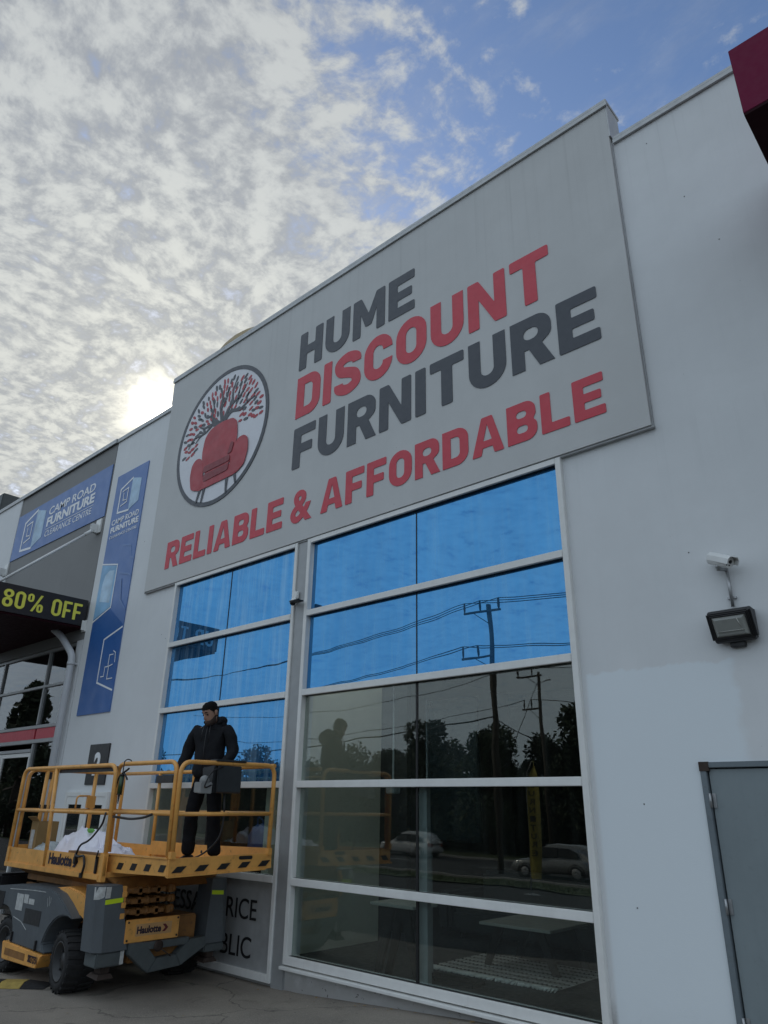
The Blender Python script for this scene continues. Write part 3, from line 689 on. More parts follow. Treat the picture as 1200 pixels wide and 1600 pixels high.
# ================================================================== MAIN WALL SIGN
sign = thing('wall_sign', 'big red and charcoal shop name with armchair and tree emblem on the raised panel', 'sign', (-6.4, -.06, 5.46))
SD = -.0645
def signword(text, u0, u1, v0, v1, mat, w_=.73, s=.235, gap=.10):
    lps, _ = block_word(text, w_, s, gap)
    fit(loops_mesh(lps, 1.0), u0, u1, v0, v1, XZ(0), SD, .006).build('lettering', mat, sign)
signword('HUME', -7.27, -4.95, 8.01, 8.68, 'char')
signword('DISCOUNT', -7.27, -2.96, 7.165, 7.87, 'red')
signword('FURNITURE', -7.27, -2.455, 6.32, 6.99, 'char')
signword('RELIABLE', -10.42, -7.40, 5.465, 5.94, 'red')
signword('AFFORDABLE', -6.60, -2.495, 5.465, 5.94, 'red')
fit(font_word('&', bold=.028), -7.22, -6.78, 5.455, 5.945, XZ(0), SD, .006).build('lettering', 'red', sign)
# emblem
ECX, ECZ, ER = -9.215, 7.60, 1.275
em = MB(); poly_on(em, [arc(ECX, ECZ, ER-.06, ER-.06, 0, 354, 59)], XZ(0), -.064, .004)
emb = em.build('emblem', 'disc', sign)
em = MB(); poly_on(em, [arc(ECX, ECZ, ER, ER, 0, 354, 59), arc(ECX, ECZ, ER-.075, ER-.075, 0, 354, 59)], XZ(0), -.068, .008); em.build('ring', 'char', emb)
def ribbon(mb, pts, w0, w1, d=-.071):
    pts = smooth_line(pts, 6); n = len(pts); L = []; Q = []
    for i, p in enumerate(pts):
        a = pts[max(0, i-1)]; b = pts[min(n-1, i+1)]; dx, dz = b[0]-a[0], b[1]-a[1]; l = math.hypot(dx, dz) or 1
        h = (w0+(w1-w0)*i/(n-1))/2; L.append((p[0]-dz/l*h, p[1]+dx/l*h)); Q.append((p[0]+dz/l*h, p[1]-dx/l*h))
    poly_on(mb, [L+Q[::-1]], XZ(0), d, .003)
tm = MB(); TX, TZ = -9.20, 7.80
E_ = lambda u, v: (ECX+u*ER, ECZ+v*ER)
branches = [([(.0, .10), (.0, .24), (-.05, .40), (-.04, .58), (-.10, .76)], .14, .02), ([(.02, .14), (.10, .30), (.20, .42), (.19, .58), (.24, .74)], .11, .02),
            ([(.0, .16), (-.14, .26), (-.24, .36), (-.22, .50), (-.28, .64)], .10, .02), ([(-.04, .16), (-.22, .23), (-.40, .24), (-.52, .30)], .09, .02),
            ([(.04, .16), (.20, .28), (.40, .24), (.56, .30), (.70, .32)], .10, .02), ([(.16, .38), (.32, .44), (.42, .50), (.50, .60)], .06, .015), ([(-.26, .38), (-.38, .40), (-.44, .46)], .05, .015),
            ([(.32, .44), (.34, .56), (.38, .66)], .035, .012), ([(-.05, .40), (.06, .54), (.08, .70)], .05, .014), ([(-.22, .22), (-.34, .16), (-.46, .14), (-.58, .06)], .05, .015),
            ([(-.36, .15), (-.50, .20), (-.60, .18)], .035, .012), ([(.54, .29), (.52, .38), (.56, .44)], .035, .012), ([(-.46, .14), (-.58, .16), (-.68, .10), (-.74, .02)], .05, .014)]
for k, (pts, a, b) in enumerate(branches): ribbon(tm, [E_(*p) for p in pts], a*ER*.68, b*ER*.8, -.0702-.0006*k)
poly_on(tm, [[E_(*p) for p in ((-.09, .05), (.09, .05), (.045, .20), (0, .24), (-.05, .20))]], XZ(0), -.079, .003)
tm.build('tree', 'char', emb)
rl = random.Random(11); red_l = MB(); dk_l = MB(); placed = []
for i in range(6000):
    a = rl.uniform(-.12, math.pi+.30); r = rl.uniform(.26, .86)
    u, v = r*math.cos(a)*1.0, .08+r*math.sin(a)*.88
    if math.hypot(u, v) > .87 or v < -.12 or (abs(u) < .40 and v < .26): continue
    if v < .20 and -.55 < u < .42: continue
    if any((u-p)**2+(v-q)**2 < .0050 for p, q in placed): continue
    placed.append((u, v))
    an = math.atan2(v-.05, u)+rl.uniform(-.35, .35); l = rl.uniform(.042, .056); h = rl.uniform(.019, .026)
    pts = []
    for j in range(10):
        t = 2*math.pi*j/10; x, y = l*math.cos(t), h*math.sin(t)*(1 if abs(math.cos(t)) < .9 else .6)
        pts.append(E_(u+x*math.cos(an)-y*math.sin(an), v+x*math.sin(an)+y*math.cos(an)))
    poly_on(red_l if rl.random() < .58 else dk_l, [pts], XZ(0), -.0695, .002)
red_l.build('leaves', 'chairred', emb); dk_l.build('leaves', 'char', emb)
# armchair of the emblem: outline traced in wall metres
back = [(-9.64, 7.10), (-9.68, 7.42), (-9.64, 7.68), (-9.50, 7.80), (-9.18, 7.835), (-8.86, 7.80), (-8.74, 7.68), (-8.70, 7.42), (-8.74, 7.08), (-8.9, 6.92), (-9.5, 6.94)]
armL = [(-9.97, 7.02), (-9.95, 7.24), (-9.84, 7.33), (-9.70, 7.31), (-9.62, 7.18), (-9.58, 6.98), (-9.56, 6.74), (-9.72, 6.70), (-9.90, 6.76)]
armR = [(-8.37, 7.05), (-8.40, 7.27), (-8.52, 7.36), (-8.68, 7.34), (-8.77, 7.20), (-8.82, 6.98), (-8.84, 6.76), (-8.64, 6.72), (-8.44, 6.80)]
base = [(-9.86, 6.93), (-8.48, 6.93), (-8.50, 6.76), (-8.66, 6.70), (-9.68, 6.68), (-9.84, 6.76)]
ch = MB()
for k, pl in enumerate((back, base, armL, armR)): poly_on(ch, [rnd(pl, .06)], XZ(0), -.0805-.001*k, .004)
chair = ch.build('armchair', 'chairred', emb)
ch = MB(); poly_on(ch, [rnd([(-9.56, 7.10), (-8.84, 7.10), (-8.83, 6.99), (-9.57, 6.98)], .04)], XZ(0), -.090, .003)
poly_on(ch, [rnd([(-9.55, 6.945), (-8.85, 6.95), (-8.86, 6.83), (-9.54, 6.81)], .04)], XZ(0), -.090, .003)
poly_on(ch, [rnd([(-8.84, 7.34), (-8.76, 7.30), (-8.80, 7.14), (-8.92, 7.12)], .03)], XZ(0), -.091, .003)
ch.build('cushion_shade', 'reddark', emb)
for x0, z0, x1, z1 in ((-9.62, 6.70, -9.70, 6.47), (-9.50, 6.69, -9.55, 6.44), (-8.88, 6.71, -8.87, 6.42), (-8.68, 6.72, -8.63, 6.53)):
    ch = MB(); poly_on(ch, [[(x0-.035, z0), (x0+.035, z0), (x1+.018, z1), (x1-.018, z1)]], XZ(0), -.078, .003); ch.build('chair_leg', 'char', emb)

# ================================================================== NEIGHBOUR BUILDING (left)
nb = thing('neighbour_shop', 'grey fronted furniture outlet with sliding glass doors under a black awning', 'building', (-17, 6, 0))
mb = MB(); mb.box(-17.75, -13.09, .0, .25, 4.66, 8.85); mb.build('wall', 'greywall', nb)
mb = MB(); mb.box(-30, -17.75, -.02, .25, -.1, 8.85); mb.box(-13.33, -13.09, -.001, .25, -.1, 4.655); mb.build('wall', 'wall', nb)
mb = MB(); mb.box(-30, -29.8, .25, 26, 0, 8.6); mb.box(-30, -13.1, 26, 26.2, 0, 8.6); mb.build('rear_wall', 'greywall', nb)
mb = MB(); mb.box(-29.8, -13.09, .25, 26, 8.0, 8.12); mb.build('roof', 'roof', nb)
mb = MB(); mb.box(-30.02, -13.095, -.05, .28, 8.855, 8.90, .005); mb.box(-30.02, -13.095, -.053, -.023, 8.80, 8.853); mb.build('parapet_cap', 'trim', nb)
# shopfront
mb = MB(); GY = .10
def gb(x0, x1, z0, z1, y0=.05, y1=.14): mb.box(x0, x1, y0, y1, z0, z1, .004)
for x in (-13.385, -14.55, -16.75): gb(x-.03, x+.03, 3.20, 4.65)
gb(-17.74, -13.34, 4.60, 4.655, .045, .145); gb(-17.74, -13.42, 3.90, 3.95, .046, .144); gb(-17.74, -13.34, 3.13, 3.19, .04, .15); gb(-17.74, -13.34, 2.86, 2.93, .04, .15)
for x in (-13.385, -14.55, -17.70): gb(x-.03, x+.03, 0, 2.855)
gb(-17.66, -14.59, 2.70, 2.76)
sf = mb.build('shopfront_frame', 'greyframe', nb)
mb = MB(); mb.box(-17.72, -14.585, .06, .12, 2.935, 3.125); mb.box(-14.515, -13.42, .06, .12, 2.935, 3.125); mb.build('red_transom', 'red', sf)
def npane(x0, x1, z0, z1):
    g = MB(); g.box(x0, x1, .085, .095, z0, z1); g.build('pane', 'glass2', sf)
for x0, x1 in ((-14.51, -13.42), (-16.71, -14.59), (-17.73, -16.79)):
    npane(x0, x1, 3.195, 3.895); npane(x0, x1, 3.955, 4.595)
npane(-14.51, -13.42, .02, 2.85)
for x0, x1 in ((-15.95, -14.62), (-17.3, -15.97)):
    dm = MB()
    for q in ((x0, x0+.055, .02, 2.69), (x1-.055, x1, .02, 2.69), (x0+.055, x1-.055, 2.62, 2.69), (x0+.055, x1-.055, .02, .12)): dm.box(q[0]+.001, q[1]-.001, .07, .12, q[2], q[3])
    dl = dm.build('sliding_door', 'frame', nb)
    g = MB(); g.box(x0+.06, x1-.06, .09, .10, .125, 2.615); g.build('pane', 'glass2', dl)
    g = MB(); g.box(x1-.16, x1-.08, .082, .089, 1.62, 1.72); g.build('notice', 'white', dl)
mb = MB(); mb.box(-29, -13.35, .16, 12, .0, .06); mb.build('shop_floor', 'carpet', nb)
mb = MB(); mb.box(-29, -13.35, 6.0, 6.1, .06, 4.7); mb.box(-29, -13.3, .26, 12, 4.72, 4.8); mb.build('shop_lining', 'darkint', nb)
# awning
aw = thing('awning', 'black awning with maroon underside reading UP TO 80% OFF on its end', 'awning', (-15.4, -1.5, 4.8))
AX = -13.10; AY = -2.95
mb = MB(); mb.box(-17.6, AX, AY, -.03, 4.90, 5.40); mb.build('fascia', 'awning', aw)
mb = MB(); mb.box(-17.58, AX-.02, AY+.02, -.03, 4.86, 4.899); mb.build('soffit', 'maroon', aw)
sg = lambda u, v, d: Vector((AX+d, u, v))
lps, _ = block_word('80% OFF', .50, .155, .10, .34)
fit(loops_mesh(lps, 1.0), -1.56, -.13, 4.985, 5.30, sg, .006, .008).build('lettering', 'yellowtext', aw)
lps, _ = block_word('UP TO', .50, .155, .10, .34)
fit(loops_mesh(lps, 1.0), -2.82, -1.74, 4.985, 5.30, sg, .006, .008).build('lettering', 'white', aw)
for bx in (-13.27, -17.83):
    mb = MB(); mb.box(bx-.10, bx+.10, -.035, -.002, 6.82, 7.12, .003); mb.box(bx+.006, bx+.02, -.16, -.036, 6.82, 7.0, .003); mb.box(bx-.062, bx-.048, -.16, -.036, 6.82, 7.0, .003)
    mb.tube([(bx-.05, -.12, 6.87), (bx+.03, -.12, 6.87)], .018, 8)
    br = mb.build('bracket', 'camwhite', aw)
    mb = MB(); mb.tube([(bx-.02, -.11, 6.87), (bx-.02, -1.70, 5.36)], .024, 10); mb.tube([(bx-.02, -.10, 6.88), (bx-.02, -.26, 6.73)], .034, 10); mb.build('tie_rod', 'camwhite', aw)
mb = MB(); mb.box(AX-.10, AX+.045, -.026, -.002, 4.80, 5.02, .003); mb.box(AX+.012, AX+.03, -.09, -.027, 4.82, 5.0); mb.build('bracket', 'camwhite', aw)
# banners
bn1 = thing('shop_banner', 'wide blue banner with white shop name on the grey wall above the awning', 'banner', (-15.4, -.01, 7.15))
mb = MB(); mb.box(-17.72, -13.12, -.018, -.003, 7.16, 8.32); mb.build('sheet', 'banner', bn1)
bn2 = thing('vertical_banner', 'tall narrow blue banner on the pale pier beside the downpipe', 'banner', (-12.2, -.01, 3.24))
mb = MB(); mb.box(-12.79, -11.62, -.018, -.003, 3.24, 7.92); mb.build('sheet', 'banner', bn2)
BD = -.021
def frame_line(mb, pts, wd, d=BD):
    n = len(pts)
    for i in range(n-1):
        a = Vector(pts[i]); b = Vector(pts[i+1]); e = (b-a).normalized(); q = Vector((-e.y, e.x))*wd/2; e = e*wd*.5
        poly_on(mb, [[tuple(a-e+q), tuple(b+e+q), tuple(b+e-q), tuple(a-e-q)]], XZ(0), d-.0003*i, .002)
def logo(parent, x0, z0, wv, hv):
    k = lambda u, v: (x0+u*wv, z0+v*hv)
    mb = MB(); frame_line(mb, [k(.55, 1), k(0, .80), k(0, .06), k(.55, 0)], .03*wv/.6); frame_line(mb, [k(.12, .70), k(.40, .74), k(.40, .3), k(.12, .24)], .018*wv/.6, BD-.002)
    frame_line(mb, [k(.20, .62), k(.20, .40), k(.34, .38)], .015*wv/.6, BD-.003)
    mb.build('logo_line', 'white', parent)
    mb = MB(); poly_on(mb, [[k(.55, 1), k(1, .86), k(1, .16), k(.55, 0)]], XZ(0), BD, .003); mb.build('logo_face', 'paleblue', parent)
logo(bn1, -17.22, 7.27, 1.10, .95)
fit(font_word('CAMP ROAD', bold=.012), -15.93, -13.74, 7.90, 8.10, XZ(0), BD, .004).build('lettering', 'white', bn1)
fit(font_word('FURNITURE', bold=.035), -15.95, -13.70, 7.62, 7.85, XZ(0), BD, .004).build('lettering', 'white', bn1)
fit(font_word('CLEARANCE CENTRE'), -15.93, -13.74, 7.37, 7.515, XZ(0), BD, .004).build('lettering', 'white', bn1)
mb = MB(); mb.box(-15.95, -13.70, BD-.002, BD+.002, 7.555, 7.567); mb.build('rule', 'white', bn1)
logo(bn2, -12.56, 7.03, .76, .68)
fit(font_word('CAMP ROAD', bold=.012), -12.71, -11.71, 6.83, 6.945, XZ(0), BD, .004).build('lettering', 'white', bn2)
fit(font_word('FURNITURE', bold=.035), -12.71, -11.68, 6.67, 6.79, XZ(0), BD, .004).build('lettering', 'white', bn2)
fit(font_word('CLEARANCE CENTRE'), -12.71, -11.70, 6.55, 6.61, XZ(0), BD, .004).build('lettering', 'white', bn2)
mb = MB(); poly_on(mb, [[(-12.789, 3.245), (-11.621, 3.245), (-11.621, 4.72), (-12.20, 5.10), (-12.789, 4.90)]], XZ(0), -.0195, .002)
mb.build('deep_blue_field', 'bannerdeep', bn2)
mb = MB(); poly_on(mb, [[(-12.789, 6.04), (-12.20, 5.92), (-12.20, 5.14), (-12.789, 4.97)]], XZ(0), BD, .002); mb.build('pale_field', 'sky_print', bn2)
mb = MB(); poly_on(mb, [[(-12.66, 5.30), (-12.66, 5.62), (-12.60, 5.80), (-12.46, 5.87), (-12.27, 5.84), (-12.27, 5.22)]], XZ(0), BD-.002, .002); mb.build('pale_sofa', 'paleblue', bn2)
mb = MB(); frame_line(mb, [(-12.79, 6.06), (-12.19, 5.94), (-12.19, 5.12), (-12.79, 4.93)], .025); frame_line(mb, [(-11.64, 4.68), (-12.23, 4.53), (-12.23, 3.77), (-11.66, 3.60)], .03)
s5 = [(-11.70, 4.40), (-11.98, 4.34), (-12.03, 4.24), (-12.0, 4.10), (-11.98, 3.86), (-12.1, 3.84)]
frame_line(mb, [(-11.80, 4.22), (-11.92, 4.22), (-11.92, 4.02), (-12.02, 4.02), (-12.02, 3.86), (-12.12, 3.86)], .016, BD-.003)
frame_line(mb, [(-11.70, 4.08), (-11.72, 4.24), (-11.80, 4.28)], .016, BD-.006); frame_line(mb, [(-11.70, 3.80), (-11.88, 3.80), (-11.88, 4.02), (-11.76, 4.04)], .016, BD-.009)
mb.build('print_line', 'white', bn2)
mb = MB(); frame_line(mb, [(-12.1, 6.30), (-11.80, 6.24), (-11.75, 6.0), (-11.63, 5.95)], .03); frame_line(mb, [(-12.05, 5.75), (-11.70, 5.66), (-11.63, 5.62)], .03, BD-.004)
frame_line(mb, [(-11.95, 5.6), (-11.86, 5.2), (-11.64, 5.0)], .03, BD-.008)
mb.build('faint_line', 'bannerline', bn2)
# number plate
nbp = thing('number_plate', 'black square plate with white number 2 on the pale pier', 'sign', (-11.75, -.01, 2.28))
mb = MB(); mb.box(-12.08, -11.42, -.022, -.003, 2.10, 2.73, .003); mb.build('plate', 'blackplate', nbp)
fit(font_word('2', bold=.04), -11.86, -11.64, 2.24, 2.60, XZ(0), -.026, .005).build('lettering', 'white', nbp)
# downpipe
dp = thing('downpipe', 'pale painted downpipe bending out from under the awning', 'pipe', (-13.2, -.12, 0))
path = fillet([(-13.75, -.30, 4.88), (-13.55, -.22, 4.74), (-13.19, -.11, 4.36), (-13.19, -.11, 0.02)], .12, 5)
mb = MB(); mb.tube(path, .062, 14); mb.build('pipe', 'pipe', dp)
for z in (4.20, 2.2, .6):
    mb = MB(); mb.lathe([(.064, -.03), (.069, -.03), (.069, .03), (.064, .03)], (-13.19, -.11, z), (0, 0, 1), 16); mb.box(-13.24, -13.14, -.05, -.003, z-.015, z+.015); mb.build('pipe_clip', 'pipe', dp)

# ================================================================== CANOPY, ROOF THINGS
cn = thing('red_canopy', 'crimson box canopy projecting from the top of the wall', 'canopy', (2.5, -.75, 6.6))
mb = MB(); mb.box(-.585, 6.0, -1.5, -1.44, 6.63, 7.31, .004); mb.box(-.585, -.545, -1.438, -.003, 6.66, 7.31, .003); mb.box(-.54, 6.0, -1.438, -.003, 7.24, 7.305); mb.build('fascia', 'crimson', cn)
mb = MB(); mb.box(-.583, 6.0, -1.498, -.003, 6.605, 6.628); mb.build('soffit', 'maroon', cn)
vd = thing('roof_dome', 'brownish weathered roof ventilator dome showing above the sign panel', 'vent', (-10.3, 1.75, 8.1))
mb = MB(); c = Vector((-10.3, 1.75, -.95)); prof = [(1.22, 9.05), (1.22, 11.0)]+[(1.32*math.cos(R(a)), 10.74+1.32*math.sin(R(a))) for a in range(14, 91, 8)]+[(.001, 12.06)]
mb.lathe(prof, c, (0, 0, 1), 32); mb.build('dome', 'fibre', vd)
mb = MB(); mb.lathe([(1.23, 10.90), (1.36, 10.92), (1.36, 11.0), (1.29, 11.05)], c, (0, 0, 1), 32); mb.build('rim', 'galv', vd)
ru = thing('rooftop_unit', 'dark grey green box standing on the neighbouring roof', 'roof unit', (-24.0, 1.7, 8.1))
mb = MB(); mb.box(-26.0, -22.45, .95, 2.8, 8.4, 10.7, .03); mb.build('casing', 'mgrey2', ru)
mb = MB()
for x in (-25.8, -22.6): mb.box(x-.06, x+.06, 1.1, 2.7, 8.1, 8.4)
mb.build('foot', 'galv', ru)

# ================================================================== FLOODLIGHT AND CAMERAS
fl = thing('floodlight', 'black wall pack floodlight with ribbed glass on the bare wall', 'light', (-1.665, 0, 3.21)); fl.scale = (.86, .86, .86)
mb = MB()
mb.prism([(-.003, 3.09), (-.003, 3.36), (-.10, 3.365), (-.225, 3.33), (-.235, 3.30), (-.11, 3.075), (-.08, 3.06)], lambda u, v, d: Vector((d, u, v)), -1.85, -1.50, .008)
for x in (-1.858, -1.492): mb.prism([(-.06, 3.10), (-.06, 3.34), (-.20, 3.31), (-.10, 3.09)], lambda u, v, d: Vector((d, u, v)), x-.012, x+.012)
mb.box(-1.74, -1.61, -.06, -.003, 3.02, 3.07, .006)
hs = mb.build('housing', 'black', fl)
def slope(u, v, off): # point on the sloping front face (u along x, v 0..1 bottom to top)
    y = -.118+(-.232+.118)*v; z = 3.085+(3.30-3.085)*v
    nrm = Vector((0, -.85, -.5)).normalized()
    return Vector((u, y, z))+nrm*off
g = MB(); g.add([slope(-1.82, .10, .004), slope(-1.53, .10, .004), slope(-1.53, .88, .004), slope(-1.82, .88, .004),
                 slope(-1.79, .22, .03), slope(-1.56, .22, .03), slope(-1.56, .78, .022), slope(-1.79, .78, .022)],
                [(0, 1, 5, 4), (1, 2, 6, 5), (2, 3, 7, 6), (3, 0, 4, 7), (4, 5, 6, 7), (0, 3, 2, 1)]); g.build('diffuser', 'lamp', fl)
g = MB(); g.tube([slope(-1.826, .07, .006), slope(-1.524, .07, .006), slope(-1.524, .91, .006), slope(-1.826, .91, .006)], .009, 6, closed=True); g.build('bezel', 'black', fl)
g = MB(); g.tube([slope(-1.79, .35, .034), slope(-1.56, .35, .034)], .004, 6); g.tube([slope(-1.57, .15, .02), slope(-1.60, .80, .03)], .004, 6); g.build('lens_rib', 'lampin', fl)

cc = thing('security_camera', 'white bullet camera on a slim conduit above the floodlight', 'camera', (-1.66, -.06, 3.37))
mb = MB(); mb.tube([(-1.665, -.028, 3.37), (-1.665, -.028, 3.70)], .014, 10); mb.box(-1.70, -1.63, -.02, -.002, 3.44, 3.455); mb.build('conduit', 'galv', cc)
ax = Vector((.80, -.45, -.46)).normalized(); c0 = Vector((-1.765, -.06, 3.79))
mb = MB(); mb.lathe([(.0, 0), (.040, .0), (.048, .008), (.048, .205), (.044, .212), (.03, .200), (0, .200)], c0, ax, 24); bd = mb.build('camera_body', 'camwhite', cc)
sdv = ax.cross(Vector((0, 0, 1))).normalized(); upv = sdv.cross(ax).normalized()
mb = MB()
hood = [(-.056, -.012), (-.056, .030), (-.036, .054), (.036, .054), (.056, .030), (.056, -.012), (.052, -.012), (.052, .028), (.034, .050), (-.034, .050), (-.052, .028), (-.052, -.012)]
mb.prism(hood, lambda u, v, d: c0+ax*d+sdv*u+upv*v, .02, .250); mb.build('sun_hood', 'camwhite', cc)
mb = MB()
for s_ in (-.018, .020): mb.lathe([(0, .002), (.014, .002), (.015, -.004)], c0+ax*.2025+sdv*s_+upv*.006, ax, 14)
for s_ in (-.012, .014): mb.lathe([(0, .002), (.006, .002), (.006, -.004)], c0+ax*.2025+sdv*s_-upv*.022, ax, 10)
mb.build('lens', 'lens', cc)
mb = MB(); mb.tube([c0+ax*.10-upv*.045, c0+ax*.10-upv*.07, Vector((-1.665, -.028, 3.68))], [.020, .018, .015], 10); mb.ball(tuple(c0+ax*.10-upv*.050), .026, 2); mb.build('bracket', 'galv', cc)

c2 = thing('small_camera', 'little white dome camera on the grey strip between the two windows', 'camera', (-7.0, -.06, 4.28))
mb = MB(); mb.box(-7.055, -6.955, -.075, -.031, 4.36, 4.46, .012); mb.tube([(-7.005, -.05, 4.37), (-7.005, -.085, 4.33)], .024, 10); mb.build('bracket', 'camwhite', c2)
ax2 = Vector((.25, -.75, -.60)).normalized(); cb = Vector((-7.005, -.075, 4.325))
mb = MB(); mb.lathe([(0, -.02), (.035, -.02), (.045, .0), (.045, .04), (.04, .05)], cb, ax2, 18); mb.build('camera_body', 'camwhite', c2)
mb = MB(); mb.lathe([(.039, .05), (.038, .06), (.025, .078), (0, .085)], cb, ax2, 18); mb.build('lens', 'lens', c2)
mb = MB(); mb.box(-6.965, -6.80, -.20, -.088, 4.285, 4.30, .004); mb.build('sun_visor', 'black', c2)
#PART2
# ================================================================== SCISSOR LIFT
lift = thing('scissor_lift', 'yellow and grey rough terrain scissor lift parked beside the left window', 'scissor lift', (-8.7, -1.0, 0))
def wheel(cx, y0, y1, r, steer=0.0, side=-1):
    c = Vector((cx, (y0+y1)/2, r)); hw = (y1-y0)/2
    rot = Matrix.Rotation(steer, 3, 'Z'); axv = rot @ Vector((0, 1, 0))
    prof = [(r*.62, -hw+.02), (r*.72, -hw), (r*.90, -hw+.005), (r*.97, -hw+.035), (r*.985, -hw*.4), (r*.985, hw*.4), (r*.97, hw-.035), (r*.90, hw-.005), (r*.72, hw), (r*.62, hw-.02), (r*.62, -hw+.02)]
    mb = MB(); mb.lathe(prof, c, axv, 40)
    for k in range(22):
        a = 2*math.pi*k/22
        for s_ in (-1, 1):
            a2 = a+(.07 if s_ > 0 else -.07)
            er = Vector((math.cos(a2), 0, math.sin(a2))); et = Vector((-math.sin(a2), 0, math.cos(a2)))
            P = lambda rr, t, yy: c+rot @ (er*rr+et*t+Vector((0, yy, 0)))
            y_in, y_out = s_*.012, s_*(hw-.008)
            pts = [P(r*.955, -.020, y_in), P(r*.955, .018, y_in), P(r*.93, .034, y_out), P(r*.93, -.002, y_out),
                   P(r*1.03, -.016, y_in), P(r*1.03, .014, y_in), P(r*1.005, .030, y_out), P(r*1.005, .002, y_out)]
            mb.hexa(pts)
    tw = mb.build('wheel', 'rubber', lift)
    mb = MB()
    for s_ in (-1, 1):
        f = s_*hw
        mb.lathe([(r*.64, f*.9), (r*.66, f*.97), (r*.60, f*.95), (r*.55, f*.62), (r*.30, f*.52), (r*.26, f*.70), (.0, f*.72)], c, axv, 32)
        for k in range(8):
            a = 2*math.pi*k/8; p = c+rot @ Vector((math.cos(a)*r*.42, f*.56, math.sin(a)*r*.42))
            mb.lathe([(.013, -.02), (.013, .02), (0, .02)], p, axv*s_, 6, False)
    mb.build('rim', 'rim', tw); return tw
wheel(-8.36, -1.82, -1.48, .285, R(-8)); wheel(-9.80, -1.82, -1.50, .285)
wheel(-8.36, -.52, -.20, .285, R(-8)); wheel(-9.80, -.52, -.20, .285)
mb = MB(); mb.tube([(-8.36, -1.5, .285), (-8.36, -.5, .285)], .06, 10); mb.tube([(-9.80, -1.5, .285), (-9.80, -.5, .285)], .06, 10); mb.build('axle', 'rubber', lift)
# chassis
mb = MB(); mb.box(-10.35, -7.72, -1.40, -.60, .30, .70, .015); mb.build('chassis', 'orange2', lift)
def side_cover(y0, y1, mirror=False):
    arch = [(-8.36+.47*math.cos(R(a)), .27+.44*math.sin(R(a))) for a in range(72, 176, 13)]
    arch2 = [(-9.93+.36*math.cos(R(a)), .30+.38*math.sin(R(a))) for a in range(15, 125, 14)]
    poly = [(-10.42, .85), (-9.6, .925), (-8.86, .935), (-8.62, .90), (-8.44, .82), (-8.30, .745)]+arch+[(-8.73, .315), (-9.56, .325)]+arch2[:-1]+[(-10.2, .60), (-10.42, .60)]
    mb = MB(); mb.prism(poly, XZ(0), y0, y1, .012); return mb.build('side_cover', 'mgrey', lift)
sc_ = side_cover(-1.83, -1.46); mb = MB(); mb.prism([(-10.42, .85), (-9.6, .925), (-9.25, .93), (-9.05, .80), (-9.15, .33), (-9.42, .33), (-9.55, .55), (-9.8, .68), (-10.1, .60), (-10.42, .60)], XZ(0), -.56, -.20, .012); mb.build('side_cover', 'mgrey', lift)
mb = MB(); mb.prism([(-9.55, .325), (-8.72, .300), (-8.835, .165), (-9.72, .150), (-9.77, .325)], XZ(0), -1.845, -1.50, .008); lpn = mb.build('lower_panel', 'orange', lift)
fit(font_word('S8272751', bold=.02), -9.03, -8.80, .205, .275, XZ(0), -1.849, .003).build('lettering', 'hauldark', lpn)
mb = MB(); mb.box(-9.66, -9.12, -1.8475, -1.846, .20, .27); mb.build('worn_decal', 'orange2', lpn)
for x0, x1, z0, z1 in ((-9.62, -9.44, .66, .83), (-9.42, -9.31, .745, .835), (-9.29, -9.23, .745, .80), (-9.225, -9.15, .745, .80)):
    mb = MB(); mb.box(x0, x1, -1.834, -1.831, z0, z1); mb.build('sticker', 'sticker', sc_)
mb = MB(); mb.box(-9.34, -8.93, -1.834, -1.831, .55, .70); mb.build('worn_decal', 'rim', sc_)
mb = MB()
for x, z in ((-9.56, .39), (-8.92, .37)): mb.box(x-.014, x+.014, -1.85, -1.831, z-.05, z+.05, .003)
mb.box(-10.2, -9.98, -1.836, -1.831, .66, .82)
mb.build('latch', 'black', sc_)
mb = MB()
for pts in ([(-9.62, .585), (-9.40, .555), (-9.24, .49)], [(-8.83, .84), (-8.80, .76)], [(-8.79, .86), (-8.765, .77)], [(-8.75, .85), (-8.74, .80)], [(-9.85, .86), (-9.2, .89), (-8.9, .895)]):
    for a, b in zip(pts, pts[1:]): mb.hexa([(a[0], -1.834, a[1]-.004), (b[0], -1.834, b[1]-.003), (b[0], -1.831, b[1]-.003), (a[0], -1.831, a[1]-.004), (a[0], -1.834, a[1]+.004), (b[0], -1.834, b[1]+.003), (b[0], -1.831, b[1]+.003), (a[0], -1.831, a[1]+.004)])
mb.build('scratch', 'sticker', sc_)
def fender(y0, y1):
    top = [(-8.95, .93), (-8.62, .965)]+[(-8.55+.72*math.cos(R(a)), .50+.46*math.sin(R(a))) for a in (70, 55, 40, 25, 12)]
    bot = [(-7.84, .56)]+[(-8.36+.46*math.cos(R(a)), .27+.45*math.sin(R(a))) for a in range(40, 150, 14)]+[(-8.9, .6)]
    mb = MB(); mb.prism(top+bot, XZ(0), y0, y1, .015); mb.build('mudguard', 'orange', lift)
fender(-1.72, -1.40)
